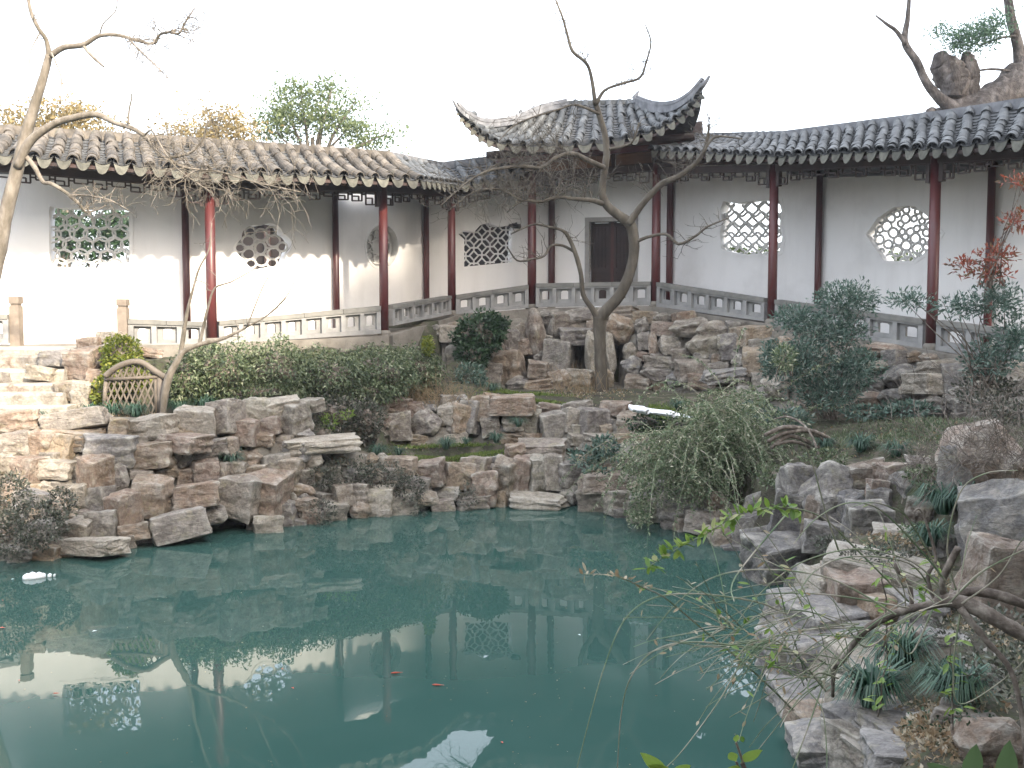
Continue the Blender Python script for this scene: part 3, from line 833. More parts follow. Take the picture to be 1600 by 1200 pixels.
for gi, (nm, lab, ks, protos, pitch, expo) in enumerate(GAL):
    base = cxy[ks[0]].copy(); base.z = cz0[ks[0]]
    root = thing(nm, base, lab, 'gallery')
    # floor slab / plinth
    for k0, k1 in zip(ks, ks[1:]):
        A, B, C_, D_ = cxy[k0], cxy[k1], wxy[k1], wxy[k0]
        dp = 1.3 if k0 == '6' else .5
        nrm = Vector((B.y - A.y, -(B.x - A.x), 0)).normalized() * 0.2
        bot = [Vector((A.x, A.y, cz0[k0] - dp)) + nrm, Vector((B.x, B.y, cz0[k1] - dp)) + nrm, Vector((C_.x, C_.y, cz0[k1] - dp)), Vector((D_.x, D_.y, cz0[k0] - dp))]
        top = [Vector((A.x, A.y, cz0[k0])) + nrm, Vector((B.x, B.y, cz0[k1])) + nrm, Vector((C_.x, C_.y, cz0[k1])), Vector((D_.x, D_.y, cz0[k0]))]
        MB().hexa(bot + top).build('floor_slab', M_plinth, root)
    cols = ks if gi == 0 else ([k for k in ks if k not in ('1', '3')] if gi == 1 else [k for k in ks if k != '4'])
    for k in cols:
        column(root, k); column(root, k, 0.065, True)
    # roof: a timber deck that carries the tiles
    budget = 300
    for k0, k1 in zip(ks, ks[1:]):
        E = lambda u, a=EP[k0], b=EP[k1]: a.lerp(b, u)
        G = lambda u, a=RP[k0], b=RP[k1]: a.lerp(b, u)
        def back(u, v, k0=k0, k1=k1):
            r = RP[k0].lerp(RP[k1], u); e = EP[k0].lerp(EP[k1], u)
            return r + Vector((r.x - e.x, r.y - e.y, -(r.z - e.z))) * v * 0.95
        dk = MB()
        def Pd(u, v):
            p = E(u).lerp(G(u), v); p.z -= 0.05 * math.sin(math.pi * v) * (E(u) - G(u)).length + 0.03
            return p
        slab(dk, Pd, 6, 4, 0.05)
        deck = dk.build('roof_deck', M_dark, root)
        bk = MB(); slab(bk, back, 4, 2, 0.06); bk.build('rear_roof_slope', M_trough, deck)
        P, used = roof_patch(root, deck, 'tile', E, G, protos, pitch, expo, 0.05, budget)
        budget = max(0, budget - used)
        # low ridge of tile edges
        rc = MB(); ridge_cap(rc, [G(i / 8) + Vector((0, 0, -0.05)) for i in range(9)], 0.16, 0.16); rc.build('ridge', M_ridge if gi else M_tile, deck)
        # beams: outer eave beam, lintel, tie beams
        A, B = cxy[k0].copy(), cxy[k1].copy()
        A.z, B.z = cz1[k0], cz1[k1]
        nb = Vector((B.y - A.y, -(B.x - A.x), 0)).normalized()
        MB().bar(A + Vector((0, 0, .07)), B + Vector((0, 0, .07)), .1, .13, nb).build('eave_beam', M_dark, root)
        MB().tube([A + Vector((0, 0, .22)), B + Vector((0, 0, .22))], .07, 10).build('purlin', M_dark, root, smooth=True)
        nr = max(4, int((B - A).length / 0.28))
        for q in range(nr):
            u = (q + .5) / nr
            e, g_ = E(u), G(u)
            MB().bar(e.lerp(g_, .03) + Vector((0, 0, -.12)), e.lerp(g_, .95) + Vector((0, 0, -.13)), .05, .055, nb.cross(Vector((0, 0, 1)))).build('rafter', M_dark, root)
        frieze(root, A, B, A.z, B.z, nb, gi)
    for k in ks:
        a = cxy[k].copy(); a.z = cz1[k] + .14
        w_ = wxy[k].copy(); w_.z = cz1[k] + .16
        MB().bar(a, w_, .1, .14, Vector((0, 0, 1)).cross(w_ - a)).build('tie_beam', M_dark, root)
        # small bracket boards either side of each column head
    for k in cols:
        for k2 in [q for q in ks if abs(order.index(q) - order.index(k)) == 1]:
            d = (cxy[k2] - cxy[k]); d.z = 0; d.normalize()
            p = cxy[k] + d * .12; p.z = cz1[k]
            MB().box((p.x, p.y, p.z - .12), .07, .09, .34, math.atan2(d.y, d.x)).build('bracket_board', M_dark, root)

# ------------------------------------------------------------------ pavilion with upturned eaves
root = thing('corner_pavilion', cxy['3'] * 1.0 + Vector((0, 0, cz0['3'] - cxy['3'].z)), 'small corner pavilion with sweeping upturned tile eaves in the middle', 'pavilion')
A, B, C_, D_ = cxy['3'], cxy['4'], wxy['4'], wxy['3']
zf3, zf4 = cz0['3'], cz0['4']
nrm = Vector((B.y - A.y, -(B.x - A.x), 0)).normalized() * 0.22
MB().hexa([Vector((A.x, A.y, zf3 - .22)) + nrm, Vector((B.x, B.y, zf4 - .22)) + nrm, Vector((C_.x, C_.y, zf4 - .22)), Vector((D_.x, D_.y, zf3 - .22)),
           Vector((A.x, A.y, zf3 + .003)) + nrm, Vector((B.x, B.y, zf4 + .003)) + nrm, Vector((C_.x, C_.y, zf4 + .003)), Vector((D_.x, D_.y, zf3 + .003))]).build('floor_slab', M_plinth, root)
cz1['3'] += .1; cz1['4'] += .1
for k in '34':
    column(root, k, 0.095); column(root, k, 0.075, True)
PE = cr([(716, 172, 20.2), (730, 190, 20.3), (752, 212, 20.4), (785, 226, 20.5), (840, 229, 20.6), (900, 228, 20.6), (960, 222, 20.5), (1010, 210, 20.35), (1050, 192, 20.2), (1080, 170, 20.05), (1096, 146, 19.95)], 6)
PR = cr([(722, 170, 20.4), (760, 193, 20.8), (800, 192, 21.4), (845, 173, 22.2), (880, 165, 22.6), (915, 163, 22.6), (955, 162, 22.6), (990, 163, 22.5), (1020, 170, 21.8), (1055, 170, 21.0), (1094, 142, 20.1)], 6)
def curve3(C):
    W = [at(*c) for c in C]
    def f(u):
        x = min(max(u, 0), 1) * (len(W) - 1); i = min(int(x), len(W) - 2)
        return W[i].lerp(W[i + 1], x - i)
    return f
Ef, Rf = curve3(PE), curve3(PR)
dk = MB()
def Pd(u, v):
    p = Ef(u).lerp(Rf(u), v); p.z -= 0.10 * math.sin(math.pi * v) * (Ef(u) - Rf(u)).length + 0.03
    return p
slab(dk, Pd, 40, 4, 0.06)
deck = dk.build('roof_deck', M_dark, root)
roof_patch(root, deck, 'tile', Ef, Rf, T_blue, 0.25, 0.15, 0.10, 300)
# side slopes and the back of the roof down to the wall
bk = MB()
apexL, apexR = at(880, 164, 22.7), at(990, 162, 22.6)
tipL, tipR = at(714, 168, 20.25), at(1098, 140, 20.0)
bL, bR = at(795, 238, 24.3), at(1074, 224, 24.0)
for tip, ap, bb, hipf in ((tipL, apexL, bL, lambda u: Rf(u * .4)), (tipR, apexR, bR, lambda u: Rf(1 - u * .3))):
    def Ps(u, v, tip=tip, bb=bb, hipf=hipf):
        e = tip.lerp(bb, u); e.z -= .25 * math.sin(math.pi * u ** .6) * (1 - u)
        return e.lerp(hipf(u) + Vector((0, 0.05, -.04)), v)
    slab(bk, Ps, 8, 3, 0.06)
def Pb(u, v): return bL.lerp(bR, u).lerp(apexL.lerp(apexR, u), v)
slab(bk, Pb, 6, 3, 0.06)
bk.build('rear_and_side_slopes', M_trough, deck)
def hip(pts, wh):
    mb = MB()
    W = [at(*p) for p in cr([q[:3] for q in pts], 6)]
    n_ = len(W)
    for i, (a, b) in enumerate(zip(W, W[1:])):
        h = lerp(wh[0], wh[1], i / n_)
        s_ = (b - a).cross(Vector((0, 0, 1)))
        mb.bar(a + Vector((0, 0, h * .3)), b + Vector((0, 0, h * .3)), .13, h, s_)
        mb.bar(a + Vector((0, 0, h * .8 + .02)), b + Vector((0, 0, h * .8 + .02)), .15, .035, s_)
        mb.bar(a + Vector((0, 0, h * .8 + .06)), b + Vector((0, 0, h * .8 + .06)), .08, .05, s_)
    return mb
hip([(884, 166, 22.5), (845, 175, 22.0), (800, 193, 21.2), (755, 197, 20.6), (728, 184, 20.25), (715, 170, 20.15)], (.10, .08)).build('hip_ridge', M_ridge, deck)
hip([(992, 164, 22.4), (1020, 173, 21.6), (1052, 172, 20.8), (1078, 157, 20.2), (1098, 133, 19.95)], (.18, .08)).build('hip_ridge', M_ridge, deck)
MB().tube([at(995, 160, 22.3), at(993, 150, 22.3), at(998, 142, 22.3)], [.09, .06, .02], 8).build('ridge_end_horn', M_ridge, deck)
MB().tube([at(*p) for p in cr([(718, 172, 20.15), (712, 164, 20.1), (709, 159, 20.05), (706, 156, 20.0)], 3)], [.045, .04, .036, .032, .028, .024, .02, .017, .014, .01], 7).build('upturned_tip', M_ridge, deck, smooth=True)
MB().tube([at(*p) for p in cr([(1094, 136, 19.98), (1101, 130, 19.9), (1106, 123, 19.88), (1109, 118, 19.86)], 3)], [.06, .055, .05, .046, .042, .038, .034, .03, .026, .02], 7).build('upturned_tip', M_ridge, deck, smooth=True)
rc = MB(); ridge_cap(rc, [apexL.lerp(apexR, i / 6) + Vector((0, 0, -.02)) for i in range(7)], .16, .1); rc.build('ridge', M_tile_blue, deck)
# timber under the roof: beams, boards, purlins
A = cxy['3'].copy(); A.z = cz1['3']; B = cxy['4'].copy(); B.z = cz1['4']
nb = Vector((B.y - A.y, -(B.x - A.x), 0)).normalized()
U = Vector((0, 0, 1))
t34 = (B - A).normalized()
MB().bar(A - t34 * .5 + U * .06, B + t34 * .3 + U * .06, .12, .16, nb).build('lintel_beam', M_dark, root)
for s0, s1 in ((.04, .3), (.34, .64), (.68, .96)):
    MB().bar(A.lerp(B, s0) + U * .26, A.lerp(B, s1) + U * .26, .04, .26, nb).build('panel_board', M_board, root)
for s0 in (.02, .32, .66, .98):
    MB().bar(A.lerp(B, s0) + U * .13, A.lerp(B, s0) + U * .42, .1, .09, nb).build('short_post', M_dark, root)
MB().bar(A - t34 * .9 + U * .47, B + t34 * .7 + U * .47, .16, .14, nb).build('upper_beam', M_redk, root)
MB().tube([A - t34 * 1.0 + U * .6 + nb * .1, B + t34 * .8 + U * .6 + nb * .1], .085, 10).build('purlin', M_dark, root)
for a, w_ in ((A, wxy['3']), (B, wxy['4'])):
    w2 = w_.copy(); w2.z = a.z + .4
    MB().bar(a + U * .4, w2, .12, .3, U.cross(w2 - a)).build('tie_beam', M_dark, root)
back = MB(); wa, wb = wxy['3'].copy(), wxy['4'].copy()
wa.z, wb.z = cz1['3'] + .35, cz1['4'] + .35
back.bar(wa - t34 * 1.1 + U * .3 + nb * .05, wb + t34 * .7 + U * .3 + nb * .05, .1, 1.0, nb); back.build('rear_board_wall', M_dark, root)
frieze(root, A, B, A.z - .02, B.z - .02, nb, 5)

# ------------------------------------------------------------------ balustrades
def balustrade(label, p0, p1, n, a=None, b=None, group=None):
    """p = (px, cap y, base y, Y)"""
    A, At = at(p0[0], p0[2], p0[3]), at(p0[0], p0[1], p0[3])
    B, Bt = at(p1[0], p1[2], p1[3]), at(p1[0], p1[1], p1[3])
    root = thing('balustrade', A, label, 'balustrade', group)
    t = Vector((B.x - A.x, B.y - A.y, 0)); L = t.length; t.normalize()
    nn = Vector((t.y, -t.x, 0))
    if nn.y > 0: nn = -nn
    def w(u, h, d):      # u 0..1, h 0..1 of the rail's height
        return Vector((A.x, A.y, 0)) + t * (u * L) + U * lerp(lerp(A.z, B.z, u), lerp(At.z, Bt.z, u), h) + nn * d
    hgt = At.z - A.z
    def blk(u0, u1, h0, h1, d0, d1):
        return MB().hexa([w(u0, h0, d0), w(u1, h0, d0), w(u1, h0, d1), w(u0, h0, d1), w(u0, h1, d0), w(u1, h1, d0), w(u1, h1, d1), w(u0, h1, d1)])
    m = max(2, n // 2)
    for i in range(m):
        g_ = 0.004 / L
        blk(i / m + g_, (i + 1) / m - g_, .83, 1.0, -.10, .10).build('cap_stone', M_cap, root)
    blk(0, 1, .0, .16, -.09, .09).build('sill_course', M_rail, root)
    blk(0, 1, .76, .829, -.08, .08).build('upper_course', M_rail, root)
    pw = 0.085 / L
    for i in range(n + 1):
        u = min(max(i / n, pw / 2), 1 - pw / 2)
        blk(u - pw / 2, u + pw / 2, .161, .759, -.085, .085).build('baluster_post', M_rail, root)
    for i in range(n):
        u0, u1 = i / n + pw / 2 + .001, (i + 1) / n - pw / 2 - .001
        cu = (u0 + u1) / 2; hw = (u1 - u0) * .25
        ho = [(cu - hw, .32), (cu + hw, .32), (cu + hw, .64), (cu + hw * .6, .68), (cu - hw * .6, .68), (cu - hw, .64)]
        MB().prism([(u0, .162), (u1, .162), (u1, .758), (u0, .758)], [ho], lambda u, h, d: w(u, h, d), -.04, .015).build('pierced_panel', M_rail, root)
    return root
balustrade('short stretch of grey pierced balustrade at the left picture edge', (-90, 488, 532, 16.6), (16, 491, 536, 16.75), 3)
balustrade('grey pierced balustrade between the right newel post and the sunlit red column', (203, 498, 545, 17.0), (322, 503, 541, 17.15), 3)
balustrade('grey pierced balustrade above the long hedge', (340, 502, 538, 17.25), (592, 478, 521, 19.1), 8)
balustrade('steeply receding grey balustrade with narrow slots beside the dappled light', (608, 477, 509, 19.35), (700, 462, 491, 21.4), 6)
balustrade('grey pierced balustrade rising to the pavilion above the ivy', (711, 461, 491, 21.6), (824, 445, 481, 22.1), 4)
balustrade('grey pierced balustrade in front of the pavilion door', (838, 443, 480, 22.1), (1017, 440, 477, 21.6), 6)
balustrade('grey pierced balustrade descending right of the pavilion', (1030, 441, 479, 21.5), (1198, 466, 502, 19.15), 6)
balustrade('grey pierced balustrade partly hidden behind the blue green bush', (1215, 468, 508, 18.9), (1446, 499, 545, 16.15), 6)
balustrade('grey pierced balustrade at the right picture edge behind red leaved shrub', (1467, 500, 547, 15.9), (1755, 536, 596, 13.5), 5)
for px, yt, yb, Y, lab in ((27, 463, 548, 16.8, 'square stone newel post left of the stair opening'), (194, 467, 546, 16.95, 'square stone newel post right of the stair opening, beside the balustrade')):
    b0, t0 = at(px, yb, Y), at(px, yt, Y)
    root = thing('newel_post', b0, lab, 'post', 'newel posts of the stair opening')
    h = t0.z - b0.z
    MB().box((b0.x, b0.y, b0.z + h * .41), .16, .16, h * .82, .02).build('shaft', M_newel, root)
    MB().box((b0.x, b0.y, b0.z + h * .845), .13, .13, h * .05, .02).build('neck', M_newel, root)
    MB().box((b0.x, b0.y, b0.z + h * .93), .17, .17, h * .13, .02).build('head', M_newel, root)
# small security camera on the wall beside the pavilion column
p = on_plane(805, 349, wxy['2'], wxy['3'])
tw = Vector((wxy['3'].x - wxy['2'].x, wxy['3'].y - wxy['2'].y, 0)).normalized(); nw = Vector((tw.y, -tw.x, 0))
M_blk = pmat('black_housing', [(0.3, (0.015, 0.015, 0.017)), (0.7, (0.03, 0.03, 0.032))], 5, 0.4, 0)
root = thing('wall_camera', p, 'small black camera fixed to the white wall left of the pavilion column', 'camera')
MB().tube([p, p + nw * .1, p + nw * .12 - U * .04], .018, 8).build('arm', M_blk, root)
MB().tube([p + nw * .04 - U * .06 - tw * .08, p + nw * .22 - U * .09 + tw * .04], .055, 10).build('housing', M_blk, root)
# ------------------------------------------------------------------ stones
def rock_proto(seed, blocky):
    rr = random.Random(seed)
    bm = bmesh.new()
    pts = []
    if blocky:
        for sx in (-1, 1):
            for sy in (-1, 1):
                for sz in (-1, 1):
                    c = Vector((sx * rr.uniform(.36, .5), sy * rr.uniform(.36, .5), sz * rr.uniform(.38, .5)))
                    pts.append(c)
                    if rr.random() < .6: pts.append(c * rr.uniform(.8, .95) + Vector((rr.uniform(-.12, .12), rr.uniform(-.12, .12), rr.uniform(-.12, .12))))
        for _ in range(6):
            v = Vector((rr.uniform(-1, 1), rr.uniform(-1, 1), rr.uniform(-1, 1))).normalized()
            pts.append(v * .52)
    else:
        for _ in range(26):
            v = Vector((rr.gauss(0, 1), rr.gauss(0, 1), rr.gauss(0, 1))).normalized()
            m = max(abs(v.x), abs(v.y), abs(v.z))
            pts.append(v * lerp(.5, .5 / m, .45) * rr.uniform(.88, 1.05))
    for p in pts: bm.verts.new(p)
    r = bmesh.ops.convex_hull(bm, input=bm.verts)
    bmesh.ops.delete(bm, geom=[e for e in r['geom_interior'] if isinstance(e, bmesh.types.BMVert)], context='VERTS')
    bmesh.ops.dissolve_limit(bm, angle_limit=R(12), verts=bm.verts, edges=bm.edges)
    bmesh.ops.bevel(bm, geom=list(bm.edges), offset=0.03, segments=1, affect='EDGES', clamp_overlap=True)
    bmesh.ops.triangulate(bm, faces=bm.faces)
    # refine long edges, then roughen like split stone
    for _ in range(4):
        lo = [e for e in bm.edges if e.calc_length() > .13]
        if not lo: break
        bmesh.ops.subdivide_edges(bm, edges=lo, cuts=1, use_grid_fill=True)
        bmesh.ops.triangulate(bm, faces=bm.faces)
    off = Vector((seed * 3.1, seed * 1.7, 0))
    for v in bm.verts:
        d = noise.fractal(v.co * 2.2 + off, 1.0, 2.1, 4) * (.055 if blocky else .085) + noise.noise(v.co * 9 + off) * .015
        cr_ = abs(noise.noise(v.co * 2.4 + off * 1.3))
        d -= .03 * max(0, .12 - cr_) / .12
        # bedding ledges
        d += .022 * math.sin(v.co.z * 17 + 3 * noise.noise(v.co * 1.5 + off)) * (1 if seed % 2 else .3)
        v.co += v.co.normalized() * d
    ext = [max(abs(v.co[i]) for v in bm.verts) for i in range(3)]
    for v in bm.verts:
        for i in range(3): v.co[i] *= .5 / ext[i]
    me = bpy.data.meshes.new('stone')
    bm.to_mesh(me); bm.free()
    me.polygons.foreach_set('use_smooth', [False] * len(me.polygons))
    return me
SHAPES = [rock_proto(i, True) for i in range(1, 9)] + [rock_proto(i, False) for i in range(21, 26)]
NB = 8
PROTO = {}
def rock_mesh(i, mat):
    k = (i, mat.name)
    if k not in PROTO:
        me = SHAPES[i].copy(); me.materials.clear(); me.materials.append(mat); me.name = 'stone'
        PROTO[k] = me
    return PROTO[k]
RS = random.Random(42)
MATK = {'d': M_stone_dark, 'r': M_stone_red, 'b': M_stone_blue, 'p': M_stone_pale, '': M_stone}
def put_stone(root, px, py, w, h, Y, kind='', name='stone', dk=0.85, rot=None, grow=1.14, sit=False):
    c = at(px, py, Y)
    k = Y / F
    W, H = w * k * grow, h * k * grow
    D = max(0.16, min(1.4, (W + H) / 2 * dk * RS.uniform(.9, 1.3)))
    if sit:      # reach down to the ground it rests on
        g_ = max(-.12, min(ground_z(c.x, c.y), ground_z(c.x, c.y + D * .6))) - .08
        top_ = c.z + H / 2
        if top_ - H > g_: H = min(H * 2.2, top_ - g_); c.z = top_ - H / 2
    rnd = 'o' in kind
    i = RS.randrange(NB, len(SHAPES)) if rnd else RS.randrange(NB)
    m = MATK[kind.replace('o', '').replace('t', '')]
    rz = RS.uniform(-.5, .5) if rot is None else rot
    Mx = Matrix.Translation(c + Vector((0, D * .30, 0))) @ Matrix.Rotation(rz, 4, 'Z') @ Matrix.Rotation(RS.uniform(-.16, .16), 4, 'X') @ Matrix.Rotation(RS.uniform(-.17, .17), 4, 'Y')
    fl = RS.choice((-1, 1))
    # keep the width after turning
    Mx = Mx @ Matrix.Diagonal((fl * W, D, H, 1))
    return inst(name, rock_mesh(i, m), Mx, root)
def bank(label, tab, traced, fill=None, core=True, name='rockery', seed=1, region=None, depth=0.2, cat='rockery', rough=False, voids=()):
    """tab: px -> (y top, Y top, y bottom, Y bottom). traced stones stand proud, fillers sit behind them."""
    def Yf(px, py):
        yt, Yt, yb, Yb = table(tab, px)
        return lerp(Yt, Yb, min(1.15, max(-.15, (py - yt) / (yb - yt))))
    x0, x1 = tab[0][0], tab[-1][0]
    xm = (x0 + x1) / 2
    t_ = table(tab, xm)
    root = thing(name, at(xm, t_[2], t_[3]), label, cat)
    if core:
        mb = MB(); nx_ = int((x1 - x0) / 9) + 1; ny_ = 14
        for i in range(nx_ + 1):
            px = lerp(x0, x1, i / nx_)
            yt, Yt, yb, Yb = table(tab, px)
            for j in range(ny_ + 1):
                py = lerp(yt + 6, yb + 8, j / ny_)
                p = at(px, py, Yf(px, py) + depth)
                p.y += .16 * noise.fractal(p * 1.6, 1, 2, 4)
                for a_, b_, w_, h_ in voids:
                    if abs(px - a_) < w_ * .6 and abs(py - b_) < h_ * .6: p.y += 1.2
                mb.v.append(tuple(p))
            p = Vector(mb.v[-(ny_ + 1)]); mb.v.append((p.x, p.y + .5, p.z - .02))
        w_ = ny_ + 2
        for i in range(nx_):
            for j in range(ny_):
                a = i * w_ + j; mb.f.append((a, a + 1, a + w_ + 1, a + w_))
            a = i * w_; mb.f.append((a, a + w_, a + w_ + w_ - 1, a + w_ - 1))
        mb.build('mortar_core', M_mortar, root, smooth=True)
    boxes = [(s[0], s[1], s[2] * .5, s[3] * .5) for s in traced] + [(a, b, c * .62, d * .62) for a, b, c, d in voids]
    for s in traced:
        kind = s[4] if len(s) > 4 else ''
        if rough and 'o' not in kind and RS.random() < .6: kind += 'o'
        dy = s[5] if len(s) > 5 else 0
        put_stone(root, s[0], s[1], s[2], s[3], Yf(s[0], s[1]) + dy, kind)
    if fill:
        fw, fh, skip = fill
        rs = random.Random(seed)
        y = min(t[1] for t in tab)
        yb_max = max(t[3] for t in tab)
        while y < yb_max:
            h = fh * rs.uniform(.7, 1.3)
            x = x0 + rs.uniform(0, fw)
            while x < x1:
                w = fw * rs.uniform(.6, 1.5)
                yt, Yt, yb, Yb = table(tab, x)
                cx, cy = x + w / 2, y + h / 2 + rs.uniform(-3, 3)
                if yt + h * .3 < cy < yb - h * .1 and rs.random() > skip and not any(abs(cx - a) < c * .8 and abs(cy - b_) < d * .8 for a, b_, c, d in boxes):
                    put_stone(root, cx, cy, w, h * 1.05, Yf(cx, cy) + .13, rs.choice(['', 'o', '', 'o', 'r', 'bo', '']))
                x += w * .96
            y += h * .9
    return root, Yf
bank('big mortared stone bank at the left, stepping down to the pond', LEFT, [
    (25, 660, 62, 32, 'r'), (112, 660, 92, 32), (110, 686, 92, 26), (182, 672, 30, 34), (230, 671, 72, 40, 'p'), (303, 659, 58, 42, 'p'), (281, 695, 78, 30, 'r', -.25), (350, 655, 46, 55), (382, 678, 38, 42, 'r'), (400, 640, 50, 36, 'o'),
    (22, 696, 46, 42), (62, 696, 36, 42, 'r'), (96, 698, 36, 40), (122, 693, 22, 28), (168, 707, 78, 50, 'b', -.15), (233, 716, 68, 46, '', -.15), (325, 704, 52, 30), (282, 718, 32, 30, 'o'), (355, 700, 30, 30),
    (35, 737, 52, 46, 'r'), (82, 737, 56, 34, 'p'), (6, 726, 22, 34), (142, 743, 40, 58, 'r', -.2), (180, 746, 30, 42, 'o'), (258, 740, 38, 26, 'o'), (218, 742, 40, 16), (315, 738, 44, 36, 'r'), (346, 740, 24, 32), (368, 736, 34, 30), (396, 744, 44, 30), (430, 724, 46, 26),
    (233, 780, 60, 62, '', -.15), (303, 776, 66, 38, 'r', -.2), (370, 782, 62, 72, '', -.15), (186, 802, 36, 60, 'r'), (152, 786, 34, 46), (124, 776, 28, 42), (50, 782, 48, 26, 'b'), (270, 795, 36, 34),
    (275, 826, 84, 46, '', -.3), (207, 834, 46, 26, '', -.1), (156, 824, 42, 46), (122, 832, 34, 42), (142, 858, 100, 26, 'p', -.2), (62, 868, 52, 26), (28, 872, 36, 24), (412, 780, 58, 78, 'r', -.15), (416, 822, 44, 28, 'p', -.2),
    (437, 640, 60, 34, 'p'), (456, 655, 40, 52), (420, 668, 34, 30, 'r'), (412, 688, 28, 22), (452, 737, 38, 42), (330, 805, 40, 30, 'o'), (80, 800, 40, 40, 'o'), (20, 810, 50, 40, 'o'), (60, 835, 60, 40, 'o')], (30, 24, .05), seed=3, voids=((352, 826, 70, 20), (240, 752, 44, 14), (60, 752, 24, 14), (455, 810, 20, 26)))
bank('stone bank in the middle along the far edge of the pond', CENT, [
    (500, 698, 114, 26, 'p', -.2), (466, 706, 44, 34, 'b', -.1), (466, 768, 48, 22, 'o'), (470, 790, 38, 24), (446, 806, 28, 42), (486, 810, 24, 24, 'r'), (536, 776, 32, 38), (560, 772, 40, 30), (588, 786, 52, 48, 'p'), (600, 806, 22, 18, 'p'),
    (628, 792, 48, 42), (650, 778, 60, 26, 'o'), (626, 730, 48, 30, 'r'), (671, 742, 48, 40, 'r'), (716, 746, 46, 42), (702, 774, 46, 24, 'o'), (652, 762, 42, 30), (745, 735, 40, 40), (760, 768, 42, 56, 'r'), (790, 752, 36, 66), (815, 745, 28, 60, 'r'), (838, 745, 36, 62), (866, 742, 30, 58),
    (845, 706, 74, 30, '', .1), (805, 708, 30, 26, 'r'), (841, 786, 90, 20, 'p', -.15), (892, 744, 42, 42, '', -.1), (890, 774, 32, 32, 'o'), (945, 757, 74, 30, '', -.1), (930, 783, 48, 38), (968, 788, 44, 38), (1012, 802, 58, 40), (1060, 806, 62, 42), (1100, 822, 60, 36), (1075, 780, 50, 36, 'o'), (1140, 842, 60, 34),
    (735, 790, 50, 24), (690, 792, 36, 20), (560, 800, 34, 28, 'o'), (520, 800, 36, 28)], (30, 22, .12), seed=5, voids=((545, 802, 40, 22), (690, 788, 44, 14), (884, 786, 22, 18), (460, 805, 18, 30), (610, 800, 14, 16)))
bank('low stone terrace wall behind the mossy ledge in the middle', MID, [
    (615, 634, 48, 26, 'r'), (647, 644, 28, 30, 'r'), (668, 664, 54, 42, 'o'), (699, 648, 30, 32, 'p'), (604, 658, 20, 18, 'r'), (586, 668, 26, 42), (622, 670, 36, 44, ''), (717, 656, 32, 46), (738, 652, 28, 52), (752, 640, 30, 40),
    (802, 634, 68, 30, 'r', -.3), (766, 668, 28, 30), (864, 666, 42, 42), (832, 662, 24, 42), (893, 660, 28, 42), (926, 662, 44, 44), (932, 690, 38, 22), (962, 640, 48, 24, 'r'), (905, 638, 38, 20), (985, 665, 40, 40), (800, 662, 36, 26)], (26, 20, .08), seed=8)
bank('rugged retaining rockery with dark hollows under the pavilion and right balustrade', UPP, [
    (836, 526, 30, 80, 'r', -.2), (841, 578, 32, 26, 'r', -.3), (862, 520, 20, 60), (885, 505, 62, 36), (902, 526, 52, 26, '', -.25), (874, 562, 42, 62), (872, 596, 44, 34), (926, 556, 24, 74, 'p', -.1), (951, 552, 16, 66, 'p'), (970, 514, 48, 46, 'o'), (1004, 510, 26, 28), (1042, 516, 46, 24, 'r'), (1006, 534, 22, 28),
    (1046, 540, 42, 30, 'p'), (1022, 544, 16, 46, 'r'), (1040, 568, 56, 20, '', -.1), (1064, 560, 28, 28), (990, 574, 32, 32, 'b'), (986, 550, 24, 28), (1032, 586, 54, 24), (1000, 600, 44, 24), (1082, 512, 64, 30), (1104, 542, 52, 40), (1086, 580, 54, 34), (1134, 588, 66, 20, 'b', -.3), (1152, 544, 48, 42), (1164, 568, 34, 32), (1124, 518, 62, 30), (1176, 526, 54, 32), (1186, 566, 44, 42),
    (700, 522, 30, 26, 'p'), (680, 518, 26, 20), (735, 520, 36, 26), (772, 545, 32, 44, 'r'), (798, 576, 42, 52), (792, 536, 34, 44), (762, 585, 44, 40), (808, 602, 46, 26), (842, 604, 60, 22), (720, 560, 44, 44), (910, 492, 60, 22), (968, 490, 60, 20), (860, 494, 40, 22),
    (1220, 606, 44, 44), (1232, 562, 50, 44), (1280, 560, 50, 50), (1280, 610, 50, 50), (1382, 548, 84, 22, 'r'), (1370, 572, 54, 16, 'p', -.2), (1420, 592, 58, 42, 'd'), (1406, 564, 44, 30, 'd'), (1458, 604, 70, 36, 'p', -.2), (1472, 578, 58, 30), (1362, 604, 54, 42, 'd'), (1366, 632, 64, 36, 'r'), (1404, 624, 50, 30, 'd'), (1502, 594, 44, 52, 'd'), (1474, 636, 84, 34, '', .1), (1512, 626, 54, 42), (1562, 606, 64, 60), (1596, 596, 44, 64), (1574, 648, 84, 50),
    (1330, 560, 40, 40), (1330, 600, 40, 60)], (28, 22, .22), seed=13, depth=.3, rough=True, voids=((906, 562, 26, 56), (967, 566, 24, 66), (818, 570, 14, 26), (1010, 560, 12, 18), (1400, 590, 22, 18), (1335, 575, 24, 20)))
